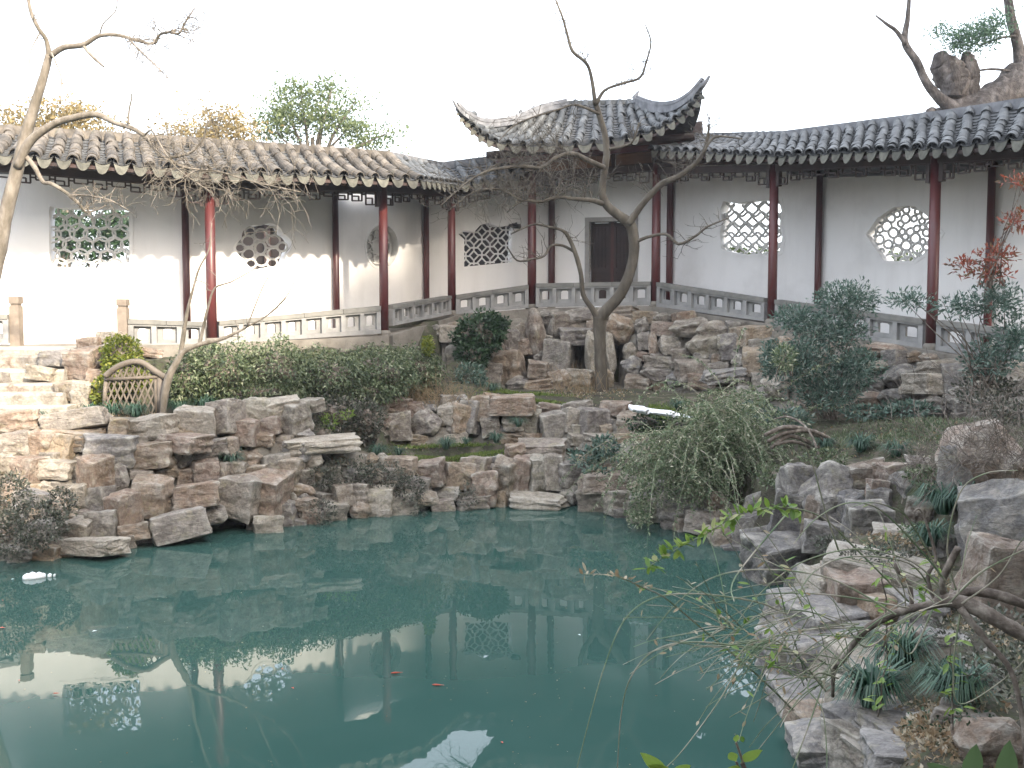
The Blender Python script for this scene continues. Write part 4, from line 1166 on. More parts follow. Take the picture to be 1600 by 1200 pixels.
# right bank and foreground: stones given with their own distance
root = thing('rockery', at(1330, 820, 10.6), 'dark grey rock bank at the right side of the pond', 'rockery')
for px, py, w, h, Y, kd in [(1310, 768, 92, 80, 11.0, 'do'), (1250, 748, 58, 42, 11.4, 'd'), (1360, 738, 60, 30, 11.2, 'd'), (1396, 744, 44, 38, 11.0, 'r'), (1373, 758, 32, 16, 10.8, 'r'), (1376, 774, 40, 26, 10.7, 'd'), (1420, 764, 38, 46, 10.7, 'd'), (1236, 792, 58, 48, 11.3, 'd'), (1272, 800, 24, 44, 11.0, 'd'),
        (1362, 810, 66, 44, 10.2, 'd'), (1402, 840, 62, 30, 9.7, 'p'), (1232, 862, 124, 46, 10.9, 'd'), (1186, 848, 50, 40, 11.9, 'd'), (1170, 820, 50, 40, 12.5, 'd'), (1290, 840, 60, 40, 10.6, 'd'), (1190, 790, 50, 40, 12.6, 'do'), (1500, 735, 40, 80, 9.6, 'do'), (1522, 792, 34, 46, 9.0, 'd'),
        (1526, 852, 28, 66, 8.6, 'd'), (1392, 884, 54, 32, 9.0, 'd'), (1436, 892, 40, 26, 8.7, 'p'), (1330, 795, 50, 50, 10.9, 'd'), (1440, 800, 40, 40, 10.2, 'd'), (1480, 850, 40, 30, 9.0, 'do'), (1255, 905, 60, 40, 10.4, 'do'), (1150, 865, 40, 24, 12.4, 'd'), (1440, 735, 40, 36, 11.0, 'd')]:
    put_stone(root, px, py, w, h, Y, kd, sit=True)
for px, py, w, h, Y, kd, lab in [(1560, 712, 150, 112, 9.6, 'ro', 'large rounded reddish boulder under dry twigs at the right edge'), (1585, 795, 130, 84, 8.2, 'b', 'blue grey weathered boulder at the right picture edge'), (1580, 890, 120, 92, 7.4, 'r', 'brown square boulder at the right edge below the blue grey one')]:
    bp = at(px, py + h / 2, Y)
    b_ = thing('boulder', bp, lab, 'boulder')
    put_stone(b_, px, py, w, h, Y, kd, grow=1.05, sit=True)
root = thing('rockery', at(1360, 1120, 6.6), 'flat grey stones stepping along the pond in the right foreground', 'rockery')
for px, py, w, h, Y, kd in [(1385, 908, 150, 50, 8.5, 'p'), (1345, 934, 74, 62, 8.2, 'r'), (1285, 930, 52, 66, 8.5, 'p'), (1320, 968, 158, 44, 8.0, 'b'), (1310, 1014, 160, 38, 7.6, 'b'), (1290, 1050, 84, 54, 7.5, ''), (1360, 1052, 96, 44, 7.1, 'p'),
        (1266, 1112, 92, 54, 7.15, 'b'), (1292, 1158, 76, 56, 6.7, ''), (1382, 1148, 118, 46, 6.3, 'b'), (1450, 1182, 128, 54, 5.9, 'b'), (1316, 1196, 112, 70, 6.3, 'b'), (1400, 1208, 96, 50, 5.9, ''), (1400, 965, 80, 50, 7.9, ''), (1250, 1000, 40, 40, 8.6, ''), (1262, 965, 40, 40, 8.9, ''), (1420, 1010, 60, 40, 7.2, ''), (1450, 960, 70, 40, 7.7, 'b'), (1262, 1075, 50, 36, 7.7, ''), (1340, 1085, 60, 40, 6.9, 'p'), (1490, 1165, 90, 50, 5.8, 'b'), (1350, 1175, 70, 50, 6.1, 'p'), (1480, 1010, 60, 30, 6.9, 'b'), (1440, 1215, 120, 60, 5.5, 'b'), (1520, 1140, 80, 40, 5.7, ''), (1395, 1178, 80, 40, 6.0, 'b')]:
    put_stone(root, px, py, w, h, Y, kd, dk=1.2, grow=1.3, sit=True)
b_ = thing('boulder', at(1575, 1215, 5.2), 'pinkish smooth boulder in the bottom right corner', 'boulder')
put_stone(b_, 1575, 1180, 150, 96, 5.2, 'ro', grow=1.05, sit=True)
# stone steps up to the gallery
root = thing('stone_steps', at(50, 640, 14.7), 'sunlit rough stone steps climbing to the gallery at the left', 'steps')
for px, py, w, h, Y, kd in [(25, 550, 190, 14, 16.2, 'p'), (30, 566, 150, 22, 15.9, 'r'), (34, 588, 140, 20, 15.5, 'p'), (36, 606, 130, 14, 15.2, 'r'), (36, 624, 130, 20, 14.9, 'p'), (40, 642, 140, 16, 14.65, 'p')]:
    c_ = at(px, py, Y); k_ = Y / F
    st = MB(); W_ = w * k_; nq = 12
    hh = .11
    ring = []
    for q in range(nq + 1):
        x_ = c_.x + W_ * (q / nq - .5); e_ = .05 * noise.noise(Vector((x_ * 3, Y, 0)))
        zt_ = at(px, py - h / 2, Y).z + .012 * noise.noise(Vector((x_ * 4, Y, 5)))
        st.v += [(x_, c_.y - .08 + e_, zt_ - 2 * hh), (x_, c_.y - .10 + e_, zt_ - .03), (x_, c_.y - .07 + e_, zt_), (x_, c_.y + .55, zt_ + .01), (x_, c_.y + .55, zt_ - 2 * hh)]
    for q in range(nq):
        for r_ in range(5):
            st.f.append((q * 5 + r_, q * 5 + (r_ + 1) % 5, (q + 1) * 5 + (r_ + 1) % 5, (q + 1) * 5 + r_))
    st.f += [(0, 1, 2, 3, 4), tuple(nq * 5 + r_ for r_ in range(5))]
    st.build('step', MATK[kd], root)
for px, py, w, h, Y, kd in [(125, 570, 58, 50, 15.5, 'r'), (137, 538, 38, 20, 16.2, 'r'), (170, 527, 38, 18, 16.3, 'p'), (78, 560, 46, 26, 15.7, 'b'), (62, 585, 40, 22, 15.35, ''), (106, 612, 34, 32, 15.0, ''), (130, 622, 36, 46, 14.9, 'p'), (232, 552, 38, 16, 16.2, 'r'), (150, 600, 34, 40, 15.2, 'r'), (-20, 600, 50, 40, 15.2, '')]:
    put_stone(root, px, py, w, h, Y, kd, name='side_stone')
# ------------------------------------------------------------------ trees and shrubs
def limb_pts(spec, Y0, Y1, k=4):
    S_ = cr(spec, k)
    n = len(S_)
    return [at(p[0], p[1], lerp(Y0, Y1, i / (n - 1))) for i, p in enumerate(S_)], [max(.0025, p[2] * lerp(Y0, Y1, i / (n - 1)) / F) for i, p in enumerate(S_)]
TW = random.Random(77)
def rv(s=1.0): return Vector((TW.gauss(0, s), TW.gauss(0, s), TW.gauss(0, s)))
def twig(mb, p, d, L, r, depth, droop=0.0, split=(2, 3), wander=.35):
    n = 5
    pts = [p.copy()]; d = d.normalized()
    for i in range(n):
        d = (d + rv(wander * .5) + Vector((0, 0, -droop))).normalized()
        pts.append(pts[-1] + d * L / n)
    mb.tube(pts, [max(.0022, r * (1 - .6 * i / n)) for i in range(n + 1)], 4, False)
    if depth > 0:
        for _ in range(TW.randint(*split)):
            i = TW.randint(1, n)
            dd = (d + rv(.75)).normalized()
            twig(mb, pts[i], dd, L * TW.uniform(.45, .75), r * .62, depth - 1, droop, split, wander)
def tree(name, base, label, cat, limbs, mat, twigs=(), seg=9, group=None, thin=1.0):
    root = thing(name, base, label, cat, group)
    first = True
    allp = {}
    for key, spec, Y0, Y1 in limbs:
        P, r = limb_pts(spec, Y0, Y1)
        r = [x * thin for x in r]
        # knobbly bark: wobble the radius
        r = [x * (1 + .1 * noise.noise(Vector((i * .7, hash(key) % 50, 0)))) for i, x in enumerate(r)]
        MB().tube(P, r, seg).build('trunk' if first else 'branch', mat, root, smooth=True)
        allp[key] = (P, r); first = False
    mb = MB()
    for key, n, L, up, depth, t0, t1, droop in twigs:
        P, r = allp[key]
        for _ in range(n):
            i = int(lerp(t0, t1, TW.random()) * (len(P) - 1))
            d = Vector((TW.gauss(0, .7), TW.gauss(0, .45), up + TW.gauss(0, .35)))
            twig(mb, P[i], d, L * TW.uniform(.6, 1.2), max(.0035, min(r[i] * .45, .007)), depth, droop)
    if mb.v: tag(mb.build('twigs', mat, root), kind='stuff')
    return root, allp
HB = random.Random(5)
# the S-curved tree in the middle
tree('bare_tree', at(940, 612, 18.6), 'bare tree with an S curved trunk in front of the pavilion', 'tree', [
    ('t', [(941, 615, 15), (940, 590, 13), (938, 560, 11.5), (937, 520, 12), (937, 494, 14)], 18.6, 18.5),
    ('m', [(937, 498, 12), (948, 484, 11), (968, 462, 10.5), (982, 432, 10), (990, 400, 10), (990, 372, 10.5), (984, 350, 10.5), (966, 336, 9.5), (948, 320, 8.5), (941, 300, 7.5), (944, 270, 7), (948, 240, 6.5), (945, 210, 6), (937, 182, 5.5), (930, 160, 5)], 18.5, 17.9),
    ('tl', [(930, 164, 4.6), (926, 132, 3.6), (920, 106, 3.2), (911, 94, 3.2), (894, 79, 3.2), (886, 52, 2.6), (879, 27, 2.2), (866, -6, 1.6)], 17.9, 17.5),
    ('tr', [(931, 164, 4.4), (945, 141, 3), (974, 130, 2.6), (1000, 121, 2.4), (1010, 96, 2), (1017, 66, 1.6), (1008, 38, 1.0)], 17.9, 17.6),
    ('r', [(982, 350, 8), (998, 327, 6.2), (1016, 305, 6), (1036, 286, 6), (1060, 276, 5.6), (1086, 256, 5), (1100, 236, 4), (1106, 212, 3), (1108, 194, 1.8)], 18.2, 17.4),
    ('r2', [(1098, 240, 3), (1110, 220, 2.4), (1124, 213, 2), (1160, 217, 1.3)], 17.5, 17.3),
    ('rl', [(990, 380, 4.4), (1010, 371, 3.2), (1040, 366, 3), (1060, 381, 3), (1085, 370, 2.5), (1106, 354, 2), (1140, 340, 1.2)], 18.3, 17.6),
    ('l0', [(936, 500, 8), (925, 482, 5.6), (911, 460, 4.8), (908, 430, 4.6), (901, 402, 4.6), (891, 376, 4), (880, 361, 3), (860, 355, 2.4), (832, 351, 2), (798, 366, 1.2)], 18.5, 18.0),
    ('l1', [(898, 394, 3), (880, 384, 2.6), (861, 384, 2.5), (850, 400, 2.2), (830, 405, 2), (808, 407, 1.8), (793, 386, 1.1)], 18.4, 17.9),
    ('l2', [(941, 318, 5.4), (925, 313, 4.6), (900, 311, 4), (870, 308, 3.5), (845, 315, 3), (815, 314, 2.4), (792, 332, 1.5)], 18.1, 17.4),
    ('l3', [(944, 262, 5.4), (920, 251, 4.8), (895, 240, 4.6), (870, 246, 4), (846, 262, 4), (820, 260, 3.5), (790, 262, 3), (760, 268, 2.6), (728, 286, 2), (688, 322, 1.2)], 18.0, 16.8),
    ('l4', [(815, 314, 2.4), (780, 296, 2), (740, 300, 1.6), (700, 330, 1.0)], 17.5, 17.0),
    ('rs', [(952, 233, 3.4), (975, 228, 2.6), (990, 219, 2), (998, 192, 1.2)], 17.9, 17.7),
    ('lt', [(936, 178, 3), (900, 164, 2.2), (870, 172, 1.8), (810, 192, 1.4), (780, 220, 1.0)], 17.9, 17.4)],
    M_bark, [('l3', 40, .7, .6, 2, .15, 1, 0), ('l3', 24, .6, -.2, 2, .3, 1, .05), ('l2', 44, .8, .85, 2, .1, 1, 0), ('l4', 26, .6, .4, 2, 0, 1, .0), ('l0', 12, .35, .4, 1, .5, 1, 0), ('l1', 12, .35, .5, 1, .3, 1, 0), ('tr', 26, .35, .4, 2, .2, 1, 0),
             ('tl', 22, .35, .5, 2, .2, 1, 0), ('r', 34, .4, .7, 2, .25, 1, 0), ('rs', 10, .3, .6, 1, .3, 1, 0), ('rl', 14, .35, .1, 1, .4, 1, 0), ('lt', 14, .45, .3, 1, .1, 1, .02), ('r2', 6, .3, .2, 1, .3, 1, 0)], 10, thin=.8)
# the tree at the left picture edge
tree('bare_tree', at(-60, 690, 13.1), 'leaning bare tree at the left picture edge reaching over the roof', 'tree', [
    ('t', [(-60, 690, 19), (-38, 560, 16), (-20, 470, 15), (-2, 390, 14), (10, 330, 13), (26, 268, 12), (40, 212, 10.5), (55, 162, 9.2), (68, 120, 8), (77, 85, 7)], 13.1, 12.9),
    ('u', [(77, 88, 5.5), (72, 62, 4.2), (61, 46, 4), (49, 21, 3.6), (43, -8, 3)], 12.9, 12.7),
    ('r', [(79, 87, 6), (100, 74, 5.6), (130, 70, 5), (155, 56, 4), (185, 55, 3.6), (210, 62, 3.1), (240, 68, 2.6), (250, 54, 2.2), (265, 50, 2.4), (280, 52, 2.2), (290, 34, 1.8), (306, 10, 1.0)], 12.9, 12.3),
    ('r1', [(130, 71, 3.4), (144, 88, 3), (162, 104, 2)], 12.8, 12.6), ('r2', [(200, 60, 1.8), (232, 92, 1.4), (270, 128, .9)], 12.6, 12.3), ('r3', [(155, 56, 1.6), (162, 36, 1.4), (180, 18, 1.2), (184, -6, .9)], 12.8, 12.6),
    ('m', [(27, 262, 8.5), (46, 222, 8.2), (80, 196, 7), (110, 185, 6.6), (150, 179, 6), (180, 192, 5), (205, 200, 4.6), (225, 212, 4), (240, 230, 3.5), (252, 246, 3.2), (268, 246, 3), (300, 237, 2.5), (318, 215, 2), (325, 190, 1.4), (352, 182, .9)], 12.95, 12.0),
    ('m1', [(200, 194, 2.2), (202, 171, 1.8), (206, 150, 1.4), (201, 142, .9)], 12.5, 12.4), ('m2', [(252, 244, 2.6), (290, 262, 2.4), (340, 268, 2), (400, 285, 1.6), (470, 300, 1)], 12.3, 12.1), ('m3', [(225, 212, 2), (236, 204, 1.8), (246, 218, 1.6), (275, 262, 1.3), (330, 300, 1)], 12.4, 12.0),
    ('d', [(40, 244, 5), (54, 261, 4.6), (67, 284, 4), (80, 287, 4), (105, 302, 3.5), (125, 320, 3), (134, 331, 2.4), (152, 328, 1.6), (166, 321, .9)], 12.95, 12.5),
    ('d1', [(108, 304, 1.8), (140, 306, 2), (172, 313, 1.8), (200, 328, 1.1)], 12.7, 12.4), ('u2', [(62, 52, 1.4), (48, 80, 1.2), (47, 110, 1.2), (52, 140, .8)], 12.8, 12.7), ('u3', [(80, 82, 1.8), (88, 100, 1.5), (96, 124, 1.2), (94, 160, .9)], 12.8, 12.6)],
    M_bark2, [('m2', 32, .55, -.1, 2, .15, 1, .04), ('m3', 18, .45, -.1, 2, .3, 1, .06), ('m', 20, .35, .1, 2, .5, 1, 0), ('m2', 20, .5, .4, 2, .1, 1, .0), ('d1', 24, .22, .3, 1, .2, 1, 0), ('d', 18, .22, .4, 1, .5, 1, 0), ('r', 44, .34, .1, 2, .4, 1, .02), ('r2', 24, .3, -.2, 2, .2, 1, 0), ('u', 4, .2, .2, 1, .2, 1, 0)], 9, thin=.82)
tree('young_bare_tree', at(254, 645, 14.45), 'small forked bare tree growing beside the bamboo trellis', 'tree', [
    ('t', [(254, 648, 6), (257, 622, 7), (263, 592, 7.5), (276, 566, 6.5), (288, 549, 5), (310, 539, 4.6), (345, 530, 4), (366, 521, 3), (386, 511, 2), (420, 491, 1.6), (447, 466, .9)], 14.45, 14.2),
    ('a', [(282, 556, 5), (287, 522, 4.2), (292, 490, 3.5), (300, 458, 2.6), (311, 420, 2), (326, 390, 1.5), (331, 348, .9)], 14.4, 14.2), ('b', [(311, 540, 3.8), (318, 510, 3.2), (325, 480, 2.6), (336, 450, 2), (362, 440, 1.3), (402, 418, .8)], 14.35, 14.2),
    ('c', [(386, 511, 1.6), (410, 450, 1.2), (425, 425, .8)], 14.2, 14.1), ('e', [(420, 491, 1.2), (450, 460, 1), (468, 420, .7)], 14.2, 14.1)],
    M_bark2, [('a', 5, .25, .4, 1, .4, 1, 0), ('b', 6, .25, .4, 1, .4, 1, 0), ('t', 6, .25, .5, 1, .6, 1, 0)], 8, thin=.8)

# ---- leafy mounds
def mound(name, label, cat, ells, mat, dens, L, W, core=True, droop=.15, group=None, up=.5, fill=.3, jitter=.9, stems=0):
    """ells: (px, py, rx, ry, Y, depth radius m)"""
    e0 = ells[0]
    lowest = max(ells, key=lambda e: e[1] + e[3])
    root = thing(name, at(lowest[0], lowest[1] + lowest[3], lowest[4]), label, cat, group)
    Ps, Ds = [], []
    for px, py, rx, ry, Y, dr in ells:
        c = at(px, py, Y); k = Y / F
        r = (rx * k, dr, ry * k)
        n = int(dens * (r[0] * r[2] * 4 + dr * r[2] * 3))
        P, d = blob_pts(tuple(c), r, n, fill)
        Ps.append(P); Ds.append(d)
    P = np.concatenate(Ps); d = np.concatenate(Ds)
    D = d * .6 + rng.normal(size=d.shape) * jitter * .6 + np.array([0, 0, up])
    leaf_obj('foliage', P, D, L * rng.uniform(.6, 1.3, len(P)), W * rng.uniform(.7, 1.2, len(P)), mat, root, droop)
    if core:
        mb = MB()
        for px, py, rx, ry, Y, dr in ells:
            c = at(px, py, Y); k = Y / F
            sv, sf = [], []
            for i in range(9):
                th = math.pi * i / 8
                for j in range(12):
                    ph = 2 * math.pi * j / 12
                    q = Vector((math.sin(th) * math.cos(ph), math.sin(th) * math.sin(ph), math.cos(th)))
                    s_ = .52 + .15 * noise.noise(q * 2.3 + c)
                    sv.append(c + Vector((q.x * rx * k * s_, q.y * dr * s_, q.z * ry * k * s_)))
            for i in range(8):
                for j in range(12): sf.append((i * 12 + j, i * 12 + (j + 1) % 12, (i + 1) * 12 + (j + 1) % 12, (i + 1) * 12 + j))
            mb.add(sv, sf)
        mb.build('opaque_core', M_vine, root)  # solid core added inside the leaves to stop see-through
    if stems:
        mb = MB()
        b0 = at(lowest[0], lowest[1] + lowest[3] + 6, lowest[4])
        for _ in range(stems):
            e = HB.choice(ells); c = at(e[0] + HB.uniform(-.6, .6) * e[2], e[1] + HB.uniform(-.6, .6) * e[3], e[4])
            q = b0 + Vector((HB.uniform(-.18, .18), HB.uniform(-.1, .1), 0))
            mid = q.lerp(c, .5) + Vector((HB.uniform(-.1, .1), HB.uniform(-.1, .1), .1))
            mb.tube([q, q.lerp(mid, .5) + Vector((0, 0, .04)), mid, c], [.011, .009, .007, .003], 5)
        tag(mb.build('stems', M_vine, root), kind='stuff')
    return root
mound('hedge', 'long trailing evergreen hedge below the left balustrade', 'hedge', [(290, 590, 34, 46, 15.1, .45), (345, 582, 62, 52, 15.5, .6), (430, 580, 74, 52, 15.9, .7), (515, 590, 72, 48, 16.3, .7), (590, 586, 70, 52, 16.9, .7), (650, 578, 44, 44, 17.5, .6), (560, 612, 60, 24, 16.4, .5), (400, 615, 90, 26, 15.5, .5)], L_hedge, 2300, .062, .03, fill=.45, jitter=1.2, up=.1, droop=.35)
mound('sun_tinted_shrub', 'ivy with sunlight painted into its yellow green leaves, tumbling over stones beside the trellis', 'shrub', [(190, 552, 32, 30, 15.4, .35), (196, 585, 38, 34, 15.2, .35), (165, 612, 20, 30, 14.95, .25)], L_suntint, 1900, .065, .04)
mound('sun_tinted_shrub', 'tip at the right end of the hedge, sunlight painted as bright yellow leaves', 'shrub', [(668, 540, 9, 16, 17.3, .2)], L_suntint, 2600, .06, .035, core=False)
mound('ivy_clump', 'dark green ivy hanging over the rock face left of the pavilion', 'ivy', [(750, 522, 46, 36, 19.6, .5), (738, 556, 30, 28, 19.4, .4), (772, 510, 26, 22, 19.8, .4)], L_ivy, 1500, .085, .05)
mound('fern_clump', 'pale blue green fern at the foot of the ivy covered rock', 'fern', [(735, 588, 28, 22, 18.6, .3), (748, 606, 18, 12, 18.4, .25)], L_nandina, 900, .10, .03, core=False)
mound('creeper', 'dark withered creeper covering the slope left of the terrace wall', 'creeper', [(520, 650, 52, 36, 15.7, .3), (570, 660, 34, 40, 15.9, .3), (500, 680, 40, 22, 15.3, .3)], L_creep, 1500, .06, .03)
mound('creeper', 'dark small leaved creeper spilling over the middle stone bank', 'creeper', [(540, 738, 62, 24, 14.7, .22), (595, 745, 46, 24, 14.8, .2), (640, 765, 26, 26, 14.75, .15), (500, 745, 28, 20, 14.5, .2)], L_creep, 1700, .055, .024, core=False)
mound('creeper', 'thin creeper trailing to the water on the middle bank', 'creeper', [(505, 800, 24, 24, 13.95, .12), (730, 775, 18, 24, 15.0, .1), (655, 800, 12, 14, 14.6, .1)], L_creep, 1100, .05, .02, core=False)
mound('creeper', 'dark creeper mat hanging over the bank at the lower left edge', 'creeper', [(15, 775, 36, 42, 11.75, .3), (60, 820, 52, 40, 11.7, .28), (20, 840, 40, 40, 11.5, .25), (95, 790, 26, 30, 12.0, .2)], L_creep, 1700, .05, .026, core=False)
mound('nandina_bush', 'big blue green bush in front of the right balustrade', 'bush', [(1322, 470, 60, 34, 15.0, .45), (1245, 498, 44, 24, 15.2, .4), (1300, 520, 70, 36, 15.0, .5), (1255, 568, 58, 42, 14.9, .5), (1335, 575, 46, 40, 14.8, .45), (1290, 615, 60, 34, 14.8, .5), (1206, 560, 20, 36, 15.2, .3)], L_nandina, 1500, .085, .024, core=False, fill=.8, stems=26)
mound('arched_fern', 'short arching green frond in front of the blue green bush', 'fern', [(1225, 560, 18, 22, 14.4, .2)], L_jas, 1500, .09, .025, core=False, stems=4)
mound('red_nandina', 'sparse red leaved shrub reaching over the right balustrade', 'shrub', [(1510, 415, 30, 16, 12.2, .3), (1560, 400, 34, 24, 12.0, .3), (1590, 282, 26, 12, 11.8, .25), (1545, 428, 40, 14, 12.1, .3), (1585, 345, 20, 20, 11.9, .3)], L_red, 560, .085, .026, core=False, fill=.9, stems=10)
mound('nandina_bush', 'dark green bush at the right edge below the red leaves', 'bush', [(1560, 470, 46, 36, 12.3, .4), (1500, 480, 50, 20, 12.5, .3), (1545, 560, 48, 40, 12.5, .4), (1585, 530, 36, 50, 12.2, .4), (1420, 470, 44, 18, 12.9, .3)], L_nandina, 950, .08, .024, core=False, fill=.9, stems=20)
mound('ivy_clump', 'dark green creeper on the rock face at the right edge', 'ivy', [(1540, 610, 50, 40, 12.7, .3), (1580, 650, 40, 26, 12.0, .3)], L_creep, 1100, .07, .035, core=False)
mound('ground_plants', 'low bluish leaves at the foot of the right rock face', 'plant', [(1420, 640, 50, 14, 14.3, .3), (1350, 645, 40, 12, 14.4, .3), (1230, 655, 40, 18, 14.2, .3), (1180, 640, 30, 14, 15.0, .3)], L_nandina, 1100, .08, .035, core=False)
mound('ground_plants', 'low dark leaves between the stones at the right bank', 'plant', [(1345, 872, 46, 16, 8.7, .2), (1300, 852, 34, 14, 9.6, .2), (1400, 862, 34, 14, 8.6, .2)], L_creep, 1700, .045, .022, core=False)
mound('fern_clump', 'green ferns beside the weeping bush on the middle bank', 'fern', [(915, 715, 30, 16, 15.3, .25), (945, 700, 24, 22, 15.3, .25), (930, 738, 24, 8, 15.0, .2)], L_nandina, 1100, .09, .03, core=False)
mound('fern_clump', 'light green fern in the creeper on the slope', 'fern', [(515, 660, 14, 14, 15.35, .15), (542, 650, 10, 8, 15.4, .12)], L_lime, 900, .09, .02, core=False)
mound('clipped_hedge', 'dark clipped hedge top under the white snow strip', 'hedge', [(1010, 662, 36, 20, 15.0, .3), (1065, 670, 36, 20, 14.9, .3)], L_ivy, 1700, .05, .028)
mound('ground_plants', 'dark tangled undergrowth at the right edge of the foreground', 'plant', [(1570, 980, 50, 30, 5.6, .25), (1540, 1040, 40, 26, 5.4, .22), (1590, 1060, 40, 50, 5.2, .25), (1490, 985, 40, 18, 6.3, .2)], L_creep, 1500, .04, .02, core=False)
mound('ground_plants', 'low green leaves among dark stones in front of the big right boulder', 'plant', [(1440, 745, 30, 16, 10.2, .2), (1290, 715, 40, 14, 11.6, .2), (1210, 745, 30, 20, 12.2, .25), (1440, 830, 40, 14, 9.2, .2)], L_hedge, 1500, .05, .025, core=False)
mound('ground_plants', 'small fresh leaves on the litter by the corner boulder', 'plant', [(1450, 1130, 40, 12, 5.7, .15), (1520, 1120, 40, 14, 5.4, .15)], L_ivy, 1500, .035, .018, core=False)
# white snow left along the top of the low hedge
mb = MB(); top = cr([(984, 637, 6), (1000, 640, 9), (1020, 643, 6), (1045, 646, 7), (1065, 650, 5), (1090, 655, 5)], 6)
for i, q in enumerate(top):
    p = at(q[0], q[1], 14.75 - i * .006)
    for a in range(8):
        an = 2 * math.pi * a / 8
        rx = .22 * (1 + .9 * noise.noise(Vector((i * .5, a, 0)))); rz = q[2] * .5 * 15.7 / F * 1.3
        mb.v.append((p.x, p.y + rx * math.cos(an), p.z + rz * math.sin(an) * (1 + .4 * noise.noise(Vector((i * .8, a, 4))))))
n_ = len(top)
for i in range(n_ - 1):
    for a in range(8): mb.f.append((i * 8 + a, i * 8 + (a + 1) % 8, (i + 1) * 8 + (a + 1) % 8, (i + 1) * 8 + a))
mb.f += [tuple(range(8)), tuple(range((n_ - 1) * 8, n_ * 8))]
tag(mb.build('snow_strip', M_snow, smooth=True, origin=tuple(at(1035, 650, 15.7))), 'bright white strip of snow lying on the low hedge beside the weeping bush', 'snow')

# ---- arching shrubs: many thin stems
def arc(p, d, L, n=9, g=.16):
    pts = [p.copy()]; d = d.normalized()
    for i in range(n):
        d = (d + Vector((0, 0, -g)) + rv(.05)).normalized()
        pts.append(pts[-1] + d * L / n)
    return pts
root = thing('weeping_bush', at(1120, 760, 13.7), 'weeping winter jasmine bush cascading over the bank to the water', 'bush')
mb = MB(); P, D = [], []
for i in range(340):
    c0 = at(TW.uniform(1085 if i % 2 else 1020, 1195), TW.uniform(618, 725) if i % 2 else TW.uniform(680, 730), TW.uniform(13.4, 14.5))
    a = TW.uniform(0, 2 * math.pi)
    d = Vector((math.cos(a) * 1.0 - .2, math.sin(a) * .7 - .3, TW.uniform(-.1, 1.0)))
    L = TW.uniform(.6, 1.8)
    pts = arc(c0, d, L, 10, TW.uniform(.08, .32))
    mb.tube(pts, [.006 - .0004 * k for k in range(11)], 3, False)
    if TW.random() < .93:
        for _ in range(60):
            k = min(9, int(TW.random() ** .7 * 10)); q = pts[k].lerp(pts[k + 1], TW.random())
            P.append(tuple(q)); D.append(tuple(rv(.7) + Vector((0, 0, -.15))))
for px, py, rx, ry, Y, n in ((1010, 760, 36, 50, 13.6, 900), (1060, 720, 60, 50, 13.6, 900), (1005, 700, 40, 30, 14.0, 500), (1150, 670, 55, 50, 13.6, 1500), (1100, 650, 60, 30, 13.9, 900), (1080, 760, 50, 40, 13.4, 900), (1000, 805, 26, 18, 13.5, 400)):
    q, d = blob_pts(tuple(at(px, py, Y)), (rx * Y / F, .4, ry * Y / F), n, .8)
    P += [tuple(v) for v in q]; D += [tuple(v) for v in d * .3 + rng.normal(size=d.shape) * .6]
tag(mb.build('stems', M_twig, root), kind='stuff')
leaf_obj('foliage', np.array(P), np.array(D), .05 * rng.uniform(.6, 1.4, len(P)), .02 * rng.uniform(.7, 1.3, len(P)), L_jas, root, .1)
# bare arched stems right of it
root = thing('bare_shrub', at(1290, 700, 13.2), 'bundle of thick bare stems arching over the grass beside the weeping bush', 'shrub')
for sp in ([(1195, 680, 3), (1225, 668, 4), (1260, 672, 4), (1290, 690, 3.6), (1315, 712, 3)], [(1200, 690, 3), (1225, 677, 3.6), (1265, 673, 3.6), (1300, 688, 3.4), (1318, 705, 3)], [(1205, 700, 3), (1230, 682, 3.5), (1262, 690, 3.4), (1300, 715, 3)], [(1210, 695, 2.6), (1240, 690, 3), (1270, 702, 3), (1290, 720, 2.6)], [(1210, 655, 1.2), (1235, 652, 1.8), (1265, 675, 1.8), (1290, 740, 1.8), (1312, 800, 1.8), (1335, 825, 1.6)]):
    Pp, r = limb_pts(sp, 12.6, 13.0 if sp[0][2] > 2 else 11.0); MB().tube(Pp, r, 7).build('stem', M_vine, root, smooth=True)

def spray(name, label, cat, base, n, L, mat, spread=.5, up=1.0, r=.004, depth=1, group=None, droop=.02):
    root = thing(name, at(*base), label, cat, group)
    mb = MB(); b = at(*base)
    for _ in range(n):
        q = b + Vector((TW.gauss(0, spread * .55), TW.gauss(0, spread * .3), TW.uniform(-.03, .03)))
        twig(mb, q, Vector((TW.gauss(0, .45), TW.gauss(0, .3), up)), L * TW.uniform(.5, 1.2), r, depth, droop)
    tag(mb.build('stems', mat, root), kind='stuff')
    return root
M_drytw = pmat('dry_twig', [(0.3, (0.17, 0.125, 0.075)), (0.6, (0.27, 0.20, 0.12)), (0.8, (0.36, 0.27, 0.17))], 6, 0.8, 0)
spray('dry_shrub', 'dry tan twiggy shrub in front of the hedge', 'shrub', (665, 632, 17.0), 130, .42, M_drytw, .75)
spray('dry_grass', 'dry straw coloured grass at the foot of the S curved tree', 'grass', (905, 612, 18.4), 90, .5, M_drytw, .45, depth=0)
spray('dry_shrub', 'brown tangle of dry twigs over the boulder at the right edge', 'shrub', (1560, 725, 8.6), 60, .6, M_vine, .5, up=.45, r=.0028, depth=2, droop=.03)
spray('dry_shrub', 'grey bare twigs rising by the rocks right of the fern', 'shrub', (1440, 760, 10.4), 30, .5, M_vine, .25, depth=1)
